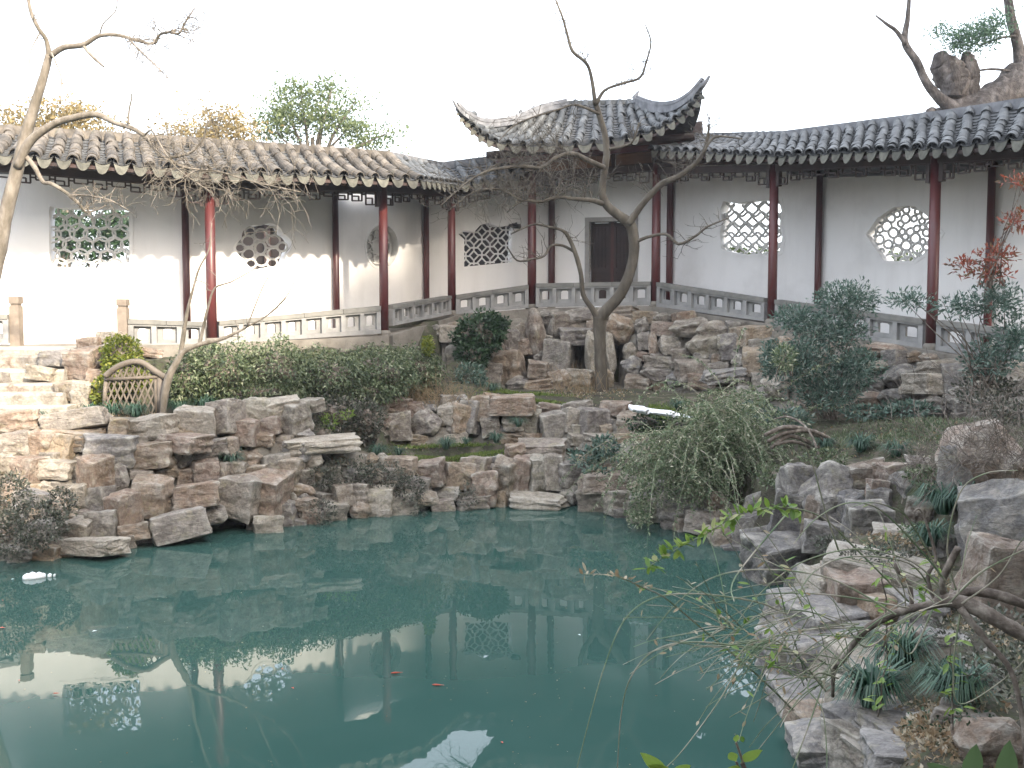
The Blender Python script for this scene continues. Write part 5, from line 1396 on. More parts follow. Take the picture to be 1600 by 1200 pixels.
# ---- lilyturf tufts
def tuft(px, py, Y, w, label, mat=None, n=None, group='grass tufts'):
    b = at(px, py, Y); k = Y / F
    R0 = w * k / 2
    n = n or int(70 + w * 1.2)
    V, Fc = [], []
    for _ in range(n):
        a = TW.uniform(0, 2 * math.pi); ln = R0 * TW.uniform(.8, 1.35)
        d = Vector((math.cos(a), math.sin(a) * .8, 0)); p0 = b + d * R0 * .25 * TW.random() + Vector((0, 0, -.02))
        s_ = Vector((-d.y, d.x, 0)) * max(.0035, R0 * .03)
        h = ln * TW.uniform(.55, .95)
        pts = [p0, p0 + d * ln * .25 + Vector((0, 0, h * .75)), p0 + d * ln * .6 + Vector((0, 0, h)), p0 + d * ln + Vector((0, 0, h * .45))]
        o = len(V)
        for q, ww in zip(pts, (1, 1.1, .8, .1)): V += [tuple(q - s_ * ww), tuple(q + s_ * ww)]
        for i in range(3): Fc.append((o + 2 * i, o + 2 * i + 1, o + 2 * i + 3, o + 2 * i + 2))
    m = MB(); m.v, m.f = V, Fc
    tag(m.build('grass_tuft', mat or L_grass, origin=tuple(b)), label, 'grass', group)
for px, py, Y, w, lab in [(590, 712, 15.6, 38, 'dark green grass tuft at the left end of the mossy ledge'), (623, 710, 15.7, 26, 'smaller grass tuft beside the leftmost one on the mossy ledge'), (697, 700, 16.0, 36, 'grass tuft below the fan shaped stone on the mossy ledge'), (728, 692, 16.2, 22, 'small bluish grass tuft at the back of the mossy ledge'),
        (775, 690, 16.3, 32, 'grass tuft by the brown overhanging slab'), (580, 640, 16.2, 24, 'grass tuft at the top left of the terrace wall'), (60, 655, 14.0, 30, 'grass tuft at the foot of the sunlit steps'), (140, 648, 14.4, 36, 'grass tuft left of the bamboo trellis'), (175, 650, 14.35, 44, 'grass tuft below the left half of the trellis'),
        (212, 652, 14.3, 46, 'grass tuft below the right half of the trellis'), (280, 646, 14.7, 44, 'grass tuft right of the young bare tree'), (318, 640, 14.9, 44, 'grass tuft at the left foot of the hedge'), (362, 724, 13.95, 46, 'grass tuft growing in the left stone bank'), (1288, 702, 12.7, 40, 'grass tuft behind the bare arched stems'), (1345, 704, 12.2, 52, 'grass tuft in the middle of the right lawn'),
        (1400, 712, 11.8, 50, 'grass tuft above the orange stone'), (1475, 800, 9.6, 90, 'large dark green grass tuft between the right bank stones'), (1510, 790, 9.3, 70, 'grass tuft right of the large one on the right bank'), (1455, 850, 9.0, 70, 'low grass tuft below the large one on the right bank'), (1375, 870, 9.4, 44, 'grass tuft behind the pale flat stones'),
        (1362, 1100, 6.35, 130, 'big arching grass tuft in the right foreground'), (1408, 1040, 6.7, 110, 'grass tuft behind the big foreground one'), (1500, 1095, 5.9, 120, 'dark grass tuft at the right of the foreground'), (1470, 1075, 6.2, 80, 'small grass tuft between the foreground ones'), (1060, 640, 16.2, 34, 'grass tuft above the snow strip'), (810, 665, 16.4, 30, 'grass tuft right of the brown overhanging slab'), (770, 612, 18.0, 30, 'grass tuft below the pale fern')]:
    tuft(px, py, Y, w, lab)
# moss and ground litter
def scatter(name, label, cat, regions, n, L, W, mat, up=.8):
    P = []
    for px, py, rx, ry, Y, sy in regions:
        c = at(px, py, Y)
        for _ in range(n):
            x, y = c.x + TW.gauss(0, .5) * rx * Y / F, c.y + TW.gauss(0, .5) * sy
            if pond_dist(x, y) < .05: continue
            P.append((x, y, ground_z(x, y) + .004))
    P = np.array(P); D = rng.normal(size=P.shape) * .5 + np.array([0, 0, up])
    o = leaf_obj(name, P, D, L * rng.uniform(.5, 1.4, len(P)), W * rng.uniform(.6, 1.3, len(P)), mat)
    tag(o, label, cat, kind='stuff')
scatter('moss', 'bright green moss and short grass on the ledge', 'moss', [(745, 700, 60, 10, 16.0, .5), (670, 712, 40, 10, 15.6, .4), (700, 705, 70, 10, 15.9, .6), (820, 622, 60, 8, 17.7, .5), (1030, 640, 50, 8, 16.6, .5)], 5500, .05, .014, L_moss)
scatter('lawn', 'thin patchy grass on the ground at the right', 'grass', [(1330, 680, 110, 20, 13.4, 1.0), (1430, 680, 110, 20, 12.6, .9), (1480, 660, 90, 14, 13.2, .8)], 2200, .05, .012, L_hedge)
scatter('leaf_litter', 'fallen pale brown leaves on the garden ground', 'leaves', [(1380, 680, 120, 20, 12.8, 1.1), (1460, 1110, 70, 30, 6.2, .5), (1450, 1130, 90, 30, 5.8, .5), (1480, 1150, 90, 30, 5.5, .4), (1540, 950, 60, 40, 7.4, .7), (680, 708, 70, 10, 15.8, .5), (1400, 860, 70, 20, 9.3, .6), (240, 655, 90, 8, 14.2, .3), (900, 618, 90, 8, 18.2, .5)], 700, .045, .024, L_brown, up=.1)
# ------------------------------------------------------------------ bamboo trellis
root = thing('bamboo_trellis', at(210, 645, 14.5), 'arched bamboo lattice trellis in front of the hedge', 'trellis')
Yt = 14.55
MB().tube([at(252, 650, Yt), at(251, 590, Yt)], .055, 10).build('post', M_bamboo, root, smooth=True)
MB().tube([at(244, 645, Yt), at(243, 582, Yt)], .028, 8).build('post', M_bamboo, root, smooth=True)
MB().tube([at(162, 640, Yt), at(166, 588, Yt)], .03, 8).build('post', M_bamboo, root, smooth=True)
MB().tube([at(*p, Yt - .04) for p in cr([(164, 588), (182, 574), (203, 566), (220, 566), (238, 577), (258, 590)], 5)], .045, 9).build('arched_rail', M_bamboo, root, smooth=True)
MB().tube([at(164, 593, Yt - .03), at(247, 589, Yt - .03)], .026, 8).build('cross_rail', M_bamboo, root, smooth=True)
def arch_y(x): return 566 + 24 * ((x - 211) / 47) ** 2
for i in range(15):
    for s_ in (-1, 1):
        x0 = 130 + i * 9.5
        pts = [(x0 + s_ * (y - 600) * .42 + (0 if s_ > 0 else 12), y) for y in range(566, 648, 4)]
        pts = [p for p in pts if 163 < p[0] < 250 and p[1] > arch_y(p[0]) + 1]
        if len(pts) > 3: MB().bar(at(*pts[0], Yt + .015 * s_), at(*pts[-1], Yt + .015 * s_), .012, .022, (0, 1, 0)).build('slat', M_bamboo, root)
# ------------------------------------------------------------------ foreground shrub with arching green stems
root = thing('winter_jasmine', at(1560, 1080, 4.5), 'tangled winter jasmine arching over the pond in the right foreground', 'shrub')
for sp, a, b_ in [([(1640, 1015, 15), (1570, 975, 16), (1520, 948, 17), (1480, 938, 15), (1450, 946, 10), (1420, 952, 9), (1390, 962, 8.5), (1352, 984, 8), (1332, 1010, 7), (1314, 1035, 6), (1303, 1046, 5), (1301, 1088, 4)], 4.4, 5.0), ([(1478, 942, 7), (1472, 912, 7), (1482, 885, 8), (1497, 856, 7.5)], 4.6, 4.5), ([(1425, 950, 5), (1421, 915, 5), (1404, 893, 4.4), (1398, 880, 3)], 4.7, 4.7),
                  ([(1640, 960, 10), (1560, 930, 11), (1510, 925, 10), (1480, 940, 9)], 4.5, 4.6), ([(1500, 950, 8), (1540, 1000, 7), (1580, 1050, 6), (1600, 1140, 6), (1605, 1230, 6)], 4.5, 4.3), ([(1460, 940, 4), (1450, 900, 4), (1462, 870, 3.4), (1440, 800, 2), (1428, 800, 1.6)], 4.6, 4.6)]:
    Pp, r = limb_pts(sp, a, b_, 5)
    r = [x * .74 * (1 + .3 * noise.noise(Vector((i * .9, sp[0][0], 2)))) for i, x in enumerate(r)]
    MB().tube(Pp, r, 9).build('woody_stem', M_vine, root, smooth=True)
mb = MB(); LP, LD, BP, BD = [], [], [], []
def stem(spec, Y0, Y1, r=1.6):
    S_ = cr(spec, 6); n = len(S_)
    P = [at(p[0], p[1], lerp(Y0, Y1, i / (n - 1))) for i, p in enumerate(S_)]
    mb.tube(P, [max(.0016, r * lerp(Y0, Y1, i / n) / F * (1 - .55 * i / n)) for i in range(n)], 5, False)
    return P
FIX = [[(1480, 930), (1440, 888), (1400, 868), (1330, 858), (1250, 880), (1190, 925), (1150, 975)], [(1420, 940), (1330, 850), (1290, 812), (1250, 796), (1200, 794), (1150, 806), (1110, 830), (1060, 856), (1013, 886)], [(1240, 1110), (1180, 1052), (1100, 985), (1040, 935), (1005, 918), (960, 900), (912, 897)],
       [(1230, 960), (1180, 940), (1090, 928), (1020, 935), (975, 970), (945, 1040), (922, 1120), (898, 1215)], [(1250, 1020), (1180, 1012), (1080, 1003), (1020, 1018), (985, 1060), (970, 1120), (964, 1215)], [(1480, 910), (1430, 850), (1380, 800), (1345, 786), (1310, 790), (1270, 815), (1240, 850)], [(1470, 900), (1420, 812), (1390, 792), (1360, 785), (1330, 792)],
       [(1500, 940), (1480, 860), (1500, 770), (1540, 740), (1590, 735)], [(1310, 1030), (1290, 1060), (1265, 1130), (1235, 1210), (1225, 1230)], [(1290, 1080), (1240, 1020), (1200, 1000), (1160, 1035), (1120, 1100), (1060, 1180), (1020, 1215)], [(1310, 1060), (1278, 1052), (1262, 1075), (1285, 1110), (1292, 1180), (1290, 1215)],
       [(1400, 960), (1300, 905), (1200, 890), (1120, 900), (1060, 940), (1010, 1000)], [(1420, 950), (1300, 930), (1200, 928), (1100, 945)], [(1350, 980), (1250, 985), (1180, 1002), (1110, 1010), (1040, 1000)], [(1440, 940), (1360, 1010), (1320, 980), (1260, 955), (1200, 960), (1140, 990)], [(1460, 945), (1425, 1020), (1400, 1000), (1370, 985)], [(1500, 945), (1560, 900), (1600, 840), (1640, 820)], [(1480, 945), (1540, 890), (1620, 850)],
       [(1500, 960), (1490, 1040), (1500, 1100), (1570, 1060), (1620, 1010)], [(1310, 860), (1290, 800), (1268, 720), (1250, 680)], [(1240, 790), (1150, 900), (1147, 940)], [(1460, 930), (1420, 880), (1330, 870), (1270, 895), (1230, 960)]]
for i, sp in enumerate(FIX):
    P = stem(sp, 4.6 + .3 * math.sin(i), 4.2 + .35 * math.cos(i * 1.7), 1.6)
    if i == 1: lead = P
    if i == 2: brown = P
for i in range(110):
    x0, y0 = TW.choice([(1480, 935), (1420, 948), (1350, 985), (1310, 1040), (1250, 960), (1200, 1010), (1230, 1000), (1150, 980), (1260, 920), (1280, 1060)])
    x0 += TW.uniform(-25, 25); y0 += TW.uniform(-12, 12)
    an = TW.uniform(R(100), R(235)) if x0 < 1450 else TW.uniform(R(40), R(220))
    L = TW.uniform(60, 210)
    dx, dy = math.cos(an), -math.sin(an)
    sp = [(x0, y0)]
    for k in range(5):
        dx += TW.uniform(-.14, .14); dy += TW.uniform(.0, .26); l_ = math.hypot(dx, dy); dx, dy = dx / l_, dy / l_
        sp.append((sp[-1][0] + dx * L / 5, sp[-1][1] + dy * L / 5))
    Yb = TW.uniform(4.1, 5.0)
    P = stem(sp, Yb, Yb + TW.uniform(-.4, .4), TW.uniform(.75, 1.25))
    for _ in range(TW.randint(0, 3)):
        q = TW.choice(P[3:]); BP.append(tuple(q)); BD.append(tuple(rv(1)))
    if TW.random() < .12:
        for _ in range(5):
            q = TW.choice(P[3:]); LP.append(tuple(q)); LD.append(tuple(rv(1)))
tag(mb.build('green_stems', M_twig, root), kind='stuff')
def leaflets(name, mat, parent, pts, L, W, droop=0.0):
    """larger leaves with a real outline: six-sided blades folded on the midrib"""
    m = MB()
    for p, d in pts:
        p, d = Vector(p), Vector(d).normalized()
        s_ = d.cross(Vector((TW.gauss(0, .4), TW.gauss(0, .4), 1))).normalized(); n_ = s_.cross(d)
        l, w = L * TW.uniform(.7, 1.25), W * TW.uniform(.75, 1.2)
        v = [p]
        for t_, ww in ((.22, .75), (.5, 1.0), (.78, .7)):
            v += [p + d * l * t_ + s_ * w / 2 * ww + n_ * w * .12 + Vector((0, 0, -droop * l * t_ * t_)), p + d * l * t_ + Vector((0, 0, -droop * l * t_ * t_)), p + d * l * t_ - s_ * w / 2 * ww + n_ * w * .12 + Vector((0, 0, -droop * l * t_ * t_))]
        v.append(p + d * l + Vector((0, 0, -droop * l)))
        m.add(v, [(0, 2, 1), (0, 3, 2), (1, 2, 5, 4), (2, 3, 6, 5), (4, 5, 8, 7), (5, 6, 9, 8), (7, 8, 10), (8, 9, 10)])
    return m.build(name, mat, parent, smooth=False)
lp = []
for i in range(18, len(lead)):
    for _ in range(3):
        lp.append((lead[i] + rv(.006), Vector((TW.gauss(-.2, .6), TW.gauss(-.2, .5), TW.gauss(.1, .7)))))
leaflets('leaves', L_lime, root, lp, .06, .027)
leaflets('leaves', L_lime, root, list(zip(LP, LD)), .05, .022)
bp = [(brown[i] + rv(.004), rv(1)) for i in range(len(brown) - 14, len(brown)) for _ in range(2)] + list(zip(BP, BD))
leaflets('withered_leaves', L_brown, root, bp, .035, .015)
# upright young stems with compound leaves among the foreground grass
for base, tip, lab in [((1385, 1010, 5.2), (1380, 880, 5.0), 'thin upright seedling with bright leaves behind the foreground grass'), ((1375, 1120, 5.3), (1390, 975, 5.2), 'bright leaved seedling growing through the big foreground grass tuft'), ((1488, 1140, 5.0), (1486, 1000, 4.9), 'dark stemmed seedling with broad bright leaves at the right foreground'), ((1440, 960, 5.2), (1455, 880, 5.1), 'small bright leaved seedling by the sawn vine stump')]:
    b, t_ = at(*base), at(*tip)
    root = thing('seedling', b, lab, 'plant', 'seedlings in the foreground')
    pts = [b.lerp(t_, k / 5) + Vector((TW.uniform(-.012, .012), 0, 0)) for k in range(6)]
    MB().tube(pts, [.005, .0045, .004, .0035, .003, .002], 6).build('stem', M_vine, root)
    lv = []
    for k in range(1, 6):
        for _ in range(5):
            q = pts[k] + rv(.022); lv.append((q, Vector((TW.gauss(0, 1), TW.gauss(0, .6), TW.uniform(-.5, .3)))))
    leaflets('leaves', L_lime, root, lv, .055, .026, .2)
# big out-of-focus leaves right in front of the camera at the lower edge
M_bigleaf = leafmat('broad_leaf', [(0, (0.07, 0.13, 0.055)), (1, (0.12, 0.18, 0.08))], 0.35, .3)
for base, leaves, lab in [((1040, 1275, 3.0), [((1042, 1212), (1000, 1176), .022), ((1050, 1210), (1012, 1196), .018), ((1052, 1212), (1080, 1196), .02)], 'sprig of green leaves rising at the bottom edge left of the window reflection'), ((1180, 1290, 3.0), [((1158, 1192), (1192, 1172), .02), ((1150, 1190), (1140, 1176), .016), ((1160, 1205), (1130, 1206), .02), ((1150, 1160), (1152, 1148), .01)], 'sprig with small yellow and green leaves at the bottom edge by the window reflection'), ((1540, 1300, 2.2), [((1518, 1228), (1526, 1162), .024), ((1572, 1240), (1578, 1156), .026), ((1500, 1228), (1448, 1192), .02)], 'broad rounded leaves rising at the bottom right edge')]:
    b = at(*base)
    root = thing('leafy_sprig', b, lab, 'plant')
    for (x0, y0), (x1, y1), w in leaves:
        p0, p1 = at(x0, y0, base[2]), at(x1, y1, base[2] - .03)
        MB().tube([b, b.lerp(p0, .6) + Vector((.01, 0, .01)), p0], .004, 6).build('stem', M_vine, root)
        m = MB(); d = p1 - p0; s_ = d.cross(Vector((0, 1, .3))).normalized(); nn = s_.cross(d).normalized()
        v = [p0]; K = 7
        for k in range(1, K):
            t_ = k / K; ww = math.sin(math.pi * t_ ** .8) * w
            v += [p0 + d * t_ + s_ * ww + nn * w * .25, p0 + d * t_, p0 + d * t_ - s_ * ww + nn * w * .25]
        v.append(p1)
        f = [(0, 2, 1), (0, 3, 2)] + [q for k in range(K - 2) for q in ((1 + 3 * k, 2 + 3 * k, 5 + 3 * k, 4 + 3 * k), (2 + 3 * k, 3 + 3 * k, 6 + 3 * k, 5 + 3 * k))]
        e = 1 + 3 * (K - 2); f += [(e, e + 1, len(v) - 1), (e + 1, e + 2, len(v) - 1)]
        m.add(v, f).build('leaf', M_bigleaf if base[0] > 1500 else L_lime, root, smooth=True)
# ------------------------------------------------------------------ things on the water
M_koi = pmat('koi_orange', [(0.35, (0.36, 0.05, 0.03)), (0.6, (0.42, 0.09, 0.05)), (0.75, (0.5, 0.36, 0.3))], 14, 0.35, 0)
def koi(px, py, L, rot, lab):
    p = at_z(px, py, 0.012)
    root = thing('koi', p, lab, 'fish', 'koi at the surface')
    d = Vector((math.cos(rot), math.sin(rot), 0)); s_ = Vector((-d.y, d.x, 0))
    MB().tube([p + d * L * (t_ - .5) for t_ in (0, .12, .3, .55, .8, .95)], [L * r for r in (.02, .06, .085, .075, .035, .02)], 8).build('body', M_koi, root, smooth=True)
    q = p + d * L * .44
    MB().add([q, q + d * L * .16 + s_ * L * .1, q + d * L * .10, q + d * L * .16 - s_ * L * .1], [(0, 1, 2, 3)]).build('tail_fin', M_koi, root)
koi(619, 1051, .09, .2, 'red koi left of the reflected octagon window'); koi(684, 1070, .09, -.1, 'pale orange koi below the reflected octagon window'); koi(88, 1083, .05, .1, 'small red koi near the lower left corner')
p = at_z(50, 902, .01)
mb = MB()
for i, (dx, dy, r) in enumerate([(0, 0, .06), (.06, .03, .05), (-.05, -.02, .045), (.10, .05, .03), (.17, .06, .022), (.22, .07, .012)]):
    q = p + Vector((dx, dy, .01))
    mb.tube([q + Vector((0, 0, -.03)), q, q + Vector((0.01, 0, r * .6)), q + Vector((0, .01, r * .8))], [r, r * 1.05, r * .7, r * .1], 7)
tag(mb.build('floating_bag', M_snow, smooth=True, origin=tuple(p)), 'crumpled white plastic scrap floating near the left bank', 'litter')
P = []
for _ in range(1600):
    px, py = TW.uniform(0, 1230), 800 + 400 * TW.random() ** 1.3
    q = at_z(px, py, .006)
    if pond_dist(q.x, q.y) < -.12: P.append(tuple(q))
P = np.array(P[:240]); D = rng.normal(size=P.shape); D[:, 2] *= .08
tag(leaf_obj('floating_specks', P, D, .012 * rng.uniform(.5, 1.6, len(P)), .008, L_brown), 'tiny pale leaf specks floating on the pond', 'leaves', kind='stuff')
for i, (px, py, m, lab) in enumerate([(905, 992, M_snow, 'small white leaf floating right of the middle of the pond'), (20, 905, M_snow, 'thin white leaf floating left of the plastic scrap'), (148, 986, M_snow, 'white curled leaf floating in the left of the pond'), (5, 938, M_koi, 'red leaf floating at the left picture edge'), (3, 981, M_koi, 'red leaf floating at the left edge below the other'), (30, 1063, M_koi, 'red leaf floating over the reflected newel post'), (441, 1045, M_koi, 'small red leaf floating beyond the reflected red column'), (457, 1075, M_koi, 'red leaf floating beside the reflected plum blossom window'), (784, 1160, M_koi, 'orange leaf floating near the bottom edge')]):
    p = at_z(px, py, .008); a = TW.uniform(0, 3)
    d = Vector((math.cos(a), math.sin(a) * .4, 0)) * .035; s_ = Vector((-d.y, d.x, 0)) * .5
    tag(MB().add([p - d, p - d * .2 + s_ + Vector((0, 0, .006)), p + d, p - d * .2 - s_ + Vector((0, 0, .006)), p], [(0, 4, 1), (1, 4, 2), (2, 4, 3), (3, 4, 0)]).build('floating_leaf', m, origin=tuple(p)), lab, 'leaf', 'leaves floating on the pond')
# ------------------------------------------------------------------ beyond the wall
def leafy_tree(name, label, base, trunk, clumps, mat, dens, L, W, bark=M_bark, group=None, branches=5):
    root = thing(name, base, label, 'tree', group)
    base = Vector(base)
    top = at(*trunk)
    MB().tube([base, base.lerp(top, .5) + Vector((.2, 0, 0)), top], [.22, .16, .06], 8).build('trunk', bark, root, smooth=True)
    P, D = [], []
    for px, py, rx, ry, Y, dr in clumps:
        c = at(px, py, Y)
        # each clump is many small sprays, so sky shows between them
        k = Y / F; ns = max(6, int(dens * rx * ry / 140))
        q, d = blob_pts(tuple(c), (rx * k, dr, ry * k), ns, .85)
        for v in q:
            r_ = TW.uniform(.18, .42)
            m = TW.randint(22, 48)
            P.append(v + rng.normal(size=(m, 3)) * np.array([r_, r_, r_ * .5])); D.append(rng.normal(size=(m, 3)))
        b0 = base.lerp(top, .75)
        MB().tube([b0, b0.lerp(c, .5) + Vector((0, 0, .3)), c], [.07, .045, .015], 6).build('branch', bark, root, smooth=True)
    P = np.concatenate(P); D = np.concatenate(D)
    leaf_obj('crown', P, D, L * rng.uniform(.6, 1.3, len(P)), W * rng.uniform(.7, 1.3, len(P)), mat, root)
    return root
G2 = 'trees beyond the gallery roofs'
leafy_tree('autumn_tree', 'yellow autumn tree behind the roof at the far left', (at(90, 500, 27).x, 27, 2.4), (95, 190, 27), [(60, 200, 50, 26, 27, 1.2), (130, 195, 50, 26, 27, 1.2), (95, 178, 40, 18, 27, 1.0), (20, 192, 28, 20, 27, 1.0), (155, 212, 26, 14, 26.5, .8)], L_yellow, 3.6, .11, .06, group=G2)
leafy_tree('autumn_tree', 'yellow autumn tree between the leaning tree and the green tree', (at(330, 500, 28).x, 28, 2.4), (335, 190, 28), [(290, 205, 36, 20, 28, 1), (345, 186, 34, 26, 28, 1), (375, 205, 40, 24, 28, 1), (320, 212, 50, 14, 27.5, 1)], L_yellow, 3.4, .11, .06, group=G2)
leafy_tree('evergreen_tree', 'tall green tree behind the left gallery roof', (at(485, 500, 30).x, 30, 2.4), (488, 215, 30), [(450, 178, 44, 36, 30, 1.4), (505, 178, 46, 36, 30, 1.4), (470, 145, 40, 18, 30, 1.2), (520, 132, 24, 16, 30, .9), (545, 200, 40, 28, 30, 1.3), (430, 205, 40, 24, 30, 1.2), (580, 222, 28, 14, 30, 1.0), (605, 208, 16, 8, 30, .6), (555, 158, 18, 10, 30, .6)], L_tree, 3.6, .12, .06, group=G2)
# garden seen through the open windows
mound('garden_shrub', 'leafy garden shrub seen through the fish scale window', 'shrub', [(140, 375, 80, 44, 21.5, .7), (95, 350, 40, 26, 22, .6), (185, 355, 30, 30, 21.8, .6)], L_ivy, 520, .13, .06, core=False, fill=.7, stems=12)
mound('garden_shrub', 'dim shrub seen through the wavy lattice window', 'shrub', [(1190, 404, 46, 16, 26, .7), (1150, 398, 20, 16, 26, .6)], L_tree, 420, .13, .06, core=False, fill=.7, stems=8)
mound('garden_shrub', 'pale shrub seen through the hexagonal window', 'shrub', [(1410, 408, 60, 16, 24, .7)], L_tree, 260, .13, .06, core=False, fill=.8, stems=8)
root = thing('added_hall', (-4, 26, 2.4), 'added hall with shade painted near black behind the plum blossom and octagon windows', 'building')
MB().box((-3.4, 26.2, 4.1), 9.5, .2, 3.6).build('timber_front', pmat('shade_black_timber', [(0.3, (0.010, 0.008, 0.008)), (0.7, (0.018, 0.013, 0.013))], 4, 0.7, 0.1), root)  # near-black colour stands in for shade on the hall front
for i in range(7): MB().box((-7.8 + i * 1.45, 26.06, 4.1), .16, .12, 3.6).build('post', M_dark, root)
dk = MB(); slab(dk, lambda u, v: Vector((lerp(-8.6, 1.8, u), lerp(25.3, 28, v), lerp(5.8, 6.6, v))), 4, 2, .12); dk.build('roof', M_trough, root)
MB().box((-3.4, 28.5, 4.0), 9.5, .2, 3.2).build('rear_wall', M_white, root)
# the ancient broken trunk behind the right-hand roof
root = thing('ancient_tree', at(1700, 400, 21), 'ancient gnarled tree trunk with a broken stump above the right roof', 'tree')
def gnarl(spec, Y0, Y1, seg=14, amp=.3, name='trunk'):
    seg *= 2
    P, r = limb_pts(spec, Y0, Y1, 14)
    m = MB(); m.tube(P, r, seg)
    for i, v in enumerate(m.v):
        q = Vector(v); c = P[min(len(P) - 1, i // seg)]
        m.v[i] = tuple(c + (q - c) * (1 + amp * .7 * noise.fractal(Vector((q.x * 2.6, q.y * 2.6, q.z * 1.6)), 1, 2, 5) + .25 * amp * abs(noise.noise(q * 7)) - .3 * amp * max(0, .14 - abs(noise.noise(q * 3.3))) / .14))
    m.build(name, M_oldbark, root, smooth=True)
gnarl([(1760, 420, 50), (1720, 260, 48), (1660, 120, 46), (1610, 130, 38), (1560, 160, 34), (1505, 182, 30), (1462, 196, 22)], 21, 20.6)
gnarl([(1512, 190, 26), (1500, 160, 22), (1490, 130, 18), (1478, 104, 20), (1470, 92, 15), (1462, 86, 4)], 20.8, 20.6, amp=.6, name='stump')
gnarl([(1492, 150, 14), (1494, 118, 15), (1490, 98, 12), (1490, 88, 3)], 20.6, 20.5, amp=.7, name='stump')
gnarl([(1495, 190, 26), (1470, 192, 20), (1456, 178, 12), (1458, 168, 4)], 20.5, 20.4, amp=.6, name='stump')
gnarl([(1515, 170, 16), (1518, 130, 16), (1512, 100, 12), (1508, 82, 5)], 20.7, 20.6, amp=.5, name='stump')
gnarl([(1600, 140, 16), (1592, 80, 9), (1580, 30, 7), (1574, -10, 6)], 20.8, 20.6, 10, .15, 'limb')
gnarl([(1500, 178, 14), (1470, 155, 9), (1448, 130, 6.5), (1432, 96, 6), (1414, 66, 5), (1418, 30, 3.5), (1421, -8, 2.6)], 20.4, 20.2, 9, .15, 'limb')
gnarl([(1414, 68, 3.4), (1400, 48, 3), (1386, 38, 2.4), (1368, 24, 1.2)], 20.2, 20.1, 8, .1, 'limb')
gnarl([(1586, 56, 2), (1560, 60, 1.8), (1530, 72, 1.2)], 20.6, 20.4, 7, .1, 'limb'); gnarl([(1588, 112, 2), (1550, 108, 2), (1520, 112, 1.4)], 20.6, 20.5, 7, .1, 'limb')
Pl, Dl = [], []
for px, py, rx, ry, n in ((1510, 66, 34, 14, 24), (1470, 48, 10, 12, 6), (1555, 40, 24, 18, 16), (1535, 55, 30, 16, 14)):
    q, d = blob_pts(tuple(at(px, py, 20.5)), (rx * 20.5 / F, .5, ry * 20.5 / F), n, .8)
    for v in q:
        m = 40; Pl.append(v + rng.normal(size=(m, 3)) * .11); Dl.append(rng.normal(size=(m, 3)) + np.array([0, 0, .3]))
leaf_obj('sprays', np.concatenate(Pl), np.concatenate(Dl), .09, .03, L_juniper, root)
# unseen evergreens added to keep the sun off all but the left of the garden
def blocker(x, y, h, r, label):
    root = thing('blocker_tree', (x, y, 1.2), label, 'tree', 'camphor trees beside the photographer')
    MB().tube([(x, y, 1.0), (x + .2, y, h * .4), (x, y + .2, h * .75)], [.45, .34, .15], 10).build('trunk', M_oldbark, root, smooth=True)
    Ps, Ds = [], []
    for _ in range(16):
        a, rr_ = TW.uniform(0, 6.28), r * math.sqrt(TW.random()) * .75
        c = (x + math.cos(a) * rr_, y + math.sin(a) * rr_, h * TW.uniform(.45, .86) + 1)
        s_ = r * TW.uniform(.35, .5)
        P, d = blob_pts(c, (s_, s_, s_ * .75), 900, .6); Ps.append(P); Ds.append(d)
    P = np.concatenate(Ps); D = np.concatenate(Ds) + rng.normal(size=P.shape) * .7
    leaf_obj('crown', P, D, .42 * rng.uniform(.7, 1.3, len(P)), .26, L_blocker, root)
TW.seed(501); rng = np.random.default_rng(501)
CAM_LAB = ['tall camphor tree nearest the photographer, outside the picture', 'tall camphor tree right of the photographer, outside the picture', 'tallest camphor tree to the right, outside the picture', 'camphor tree by the right bank, outside the picture', 'camphor tree far to the right, outside the picture']
for (x, y, h, r), lab in zip([(6.6, -2.0, 13.4, 3.0), (9.4, 0.0, 14.9, 3.4), (13.4, 2.6, 21, 3.5), (16.5, 6.0, 24, 4.8), (16.5, -0.5, 22, 4.4)], CAM_LAB): blocker(x, y, h, r, lab)

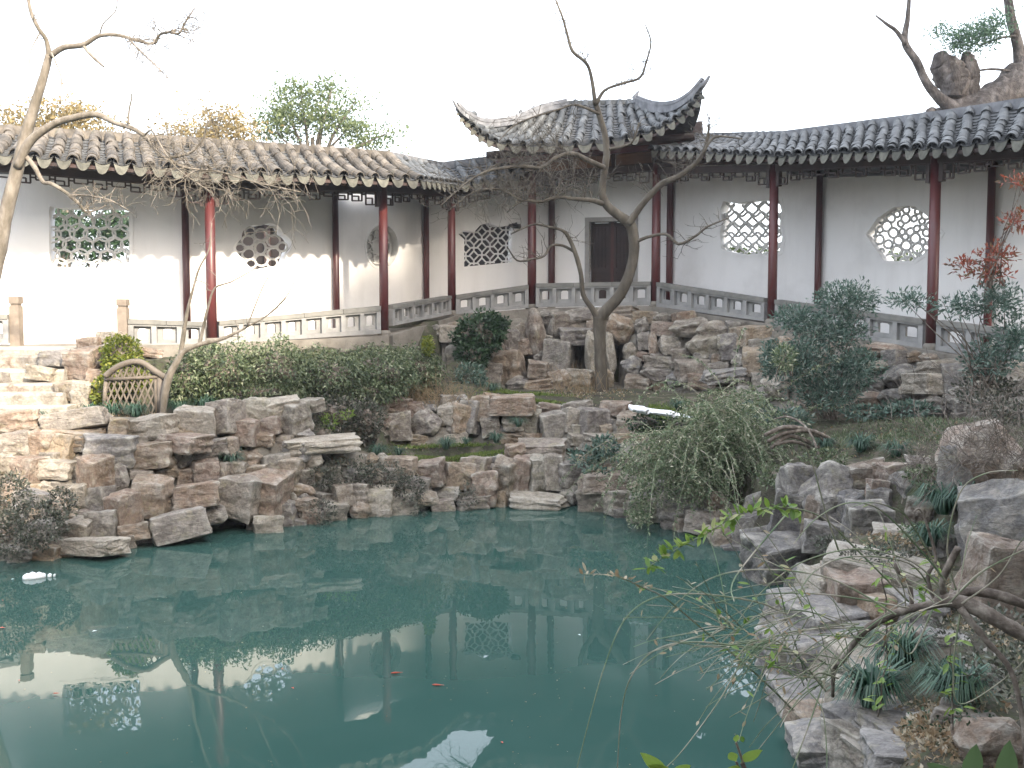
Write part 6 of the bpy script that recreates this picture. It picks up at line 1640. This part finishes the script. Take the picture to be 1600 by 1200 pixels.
def low_tree(x, y, h, r, label):  # unseen low trees added to keep sun off the pond and right bank
    root = thing('low_blocker_tree', (x, y, 1.1), label, 'tree', 'low blocker trees added beside the photographer')
    MB().tube([(x, y, .9), (x, y, h * .5)], [.16, .1], 8).build('trunk', M_oldbark, root, smooth=True)
    Ps, Ds = [], []
    for _ in range(12):
        c = (x + TW.uniform(-.55, .55) * r, y + TW.uniform(-.55, .55) * r, lerp(1.9, h, TW.random()))
        P, d = blob_pts(c, (r * .55, r * .55, r * .5), 700, .6); Ps.append(P); Ds.append(d)
    P = np.concatenate(Ps); D = np.concatenate(Ds) + rng.normal(size=P.shape) * .7
    leaf_obj('crown', P, D, .3 * rng.uniform(.7, 1.3, len(P)), .17, L_blocker, root)
low_tree(4.4, -1.6, 10.0, 2.5, 'dense added blocker tree close by the photographer, outside the picture')
low_tree(7.2, .8, 7.5, 2.6, 'dense added blocker tree under the camphor trees, outside the picture')
low_tree(10.0, 2.4, 9.0, 2.8, 'dense added blocker tree beside the right bank, outside the picture')
low_tree(12.6, 4.8, 10.0, 3.0, 'dense added blocker tree behind the right bank, outside the picture')
low_tree(6.0, -0.5, 5.0, 2.3, 'small added blocker tree between the two nearest ones, outside the picture')
# unseen hall added behind the camera to block low sky and sun
root = thing('added_hall', (-5, -6, 1.2), 'unseen timber hall added behind the camera to block sky light', 'building')
MB().box((-5, -6.5, 3.6), 19, .25, 5.2).build('timber_front', M_door, root)
for i in range(8): MB().tube([(-14 + i * 2.6, -4.2, 1.0), (-14 + i * 2.6, -4.2, 5.6)], .15, 12).build('column', M_red, root)
MB().box((-5, -4.2, 5.75), 19.5, .2, .3).build('eave_beam', M_dark, root)
dk = MB(); slab(dk, lambda u, v: Vector((lerp(-15.5, 5.5, u), lerp(-3.2, -8.5, v), lerp(5.7, 11.5, v ** 1.2))), 6, 4, .15); dk.build('roof', M_trough, root)

# thin haze volume added to lift the dark tones
M_haze = bpy.data.materials.new('shadow_lift_haze')
M_haze.use_nodes = True
nt = M_haze.node_tree
nt.nodes.remove(nt.nodes['Principled BSDF'])
pv = nt.nodes.new('ShaderNodeVolumePrincipled')
pv.inputs['Color'].default_value = (0.93, 0.95, 1.0, 1)
pv.inputs['Density'].default_value = 0.0009
pv.inputs['Anisotropy'].default_value = 0.3
nt.links.new(pv.outputs[0], nt.nodes['Material Output'].inputs['Volume'])
tag(MB().box((0, 12, 14), 900, 900, 32).build('haze', M_haze), 'thin pale haze added to lift the dark tones', 'haze', kind='stuff')
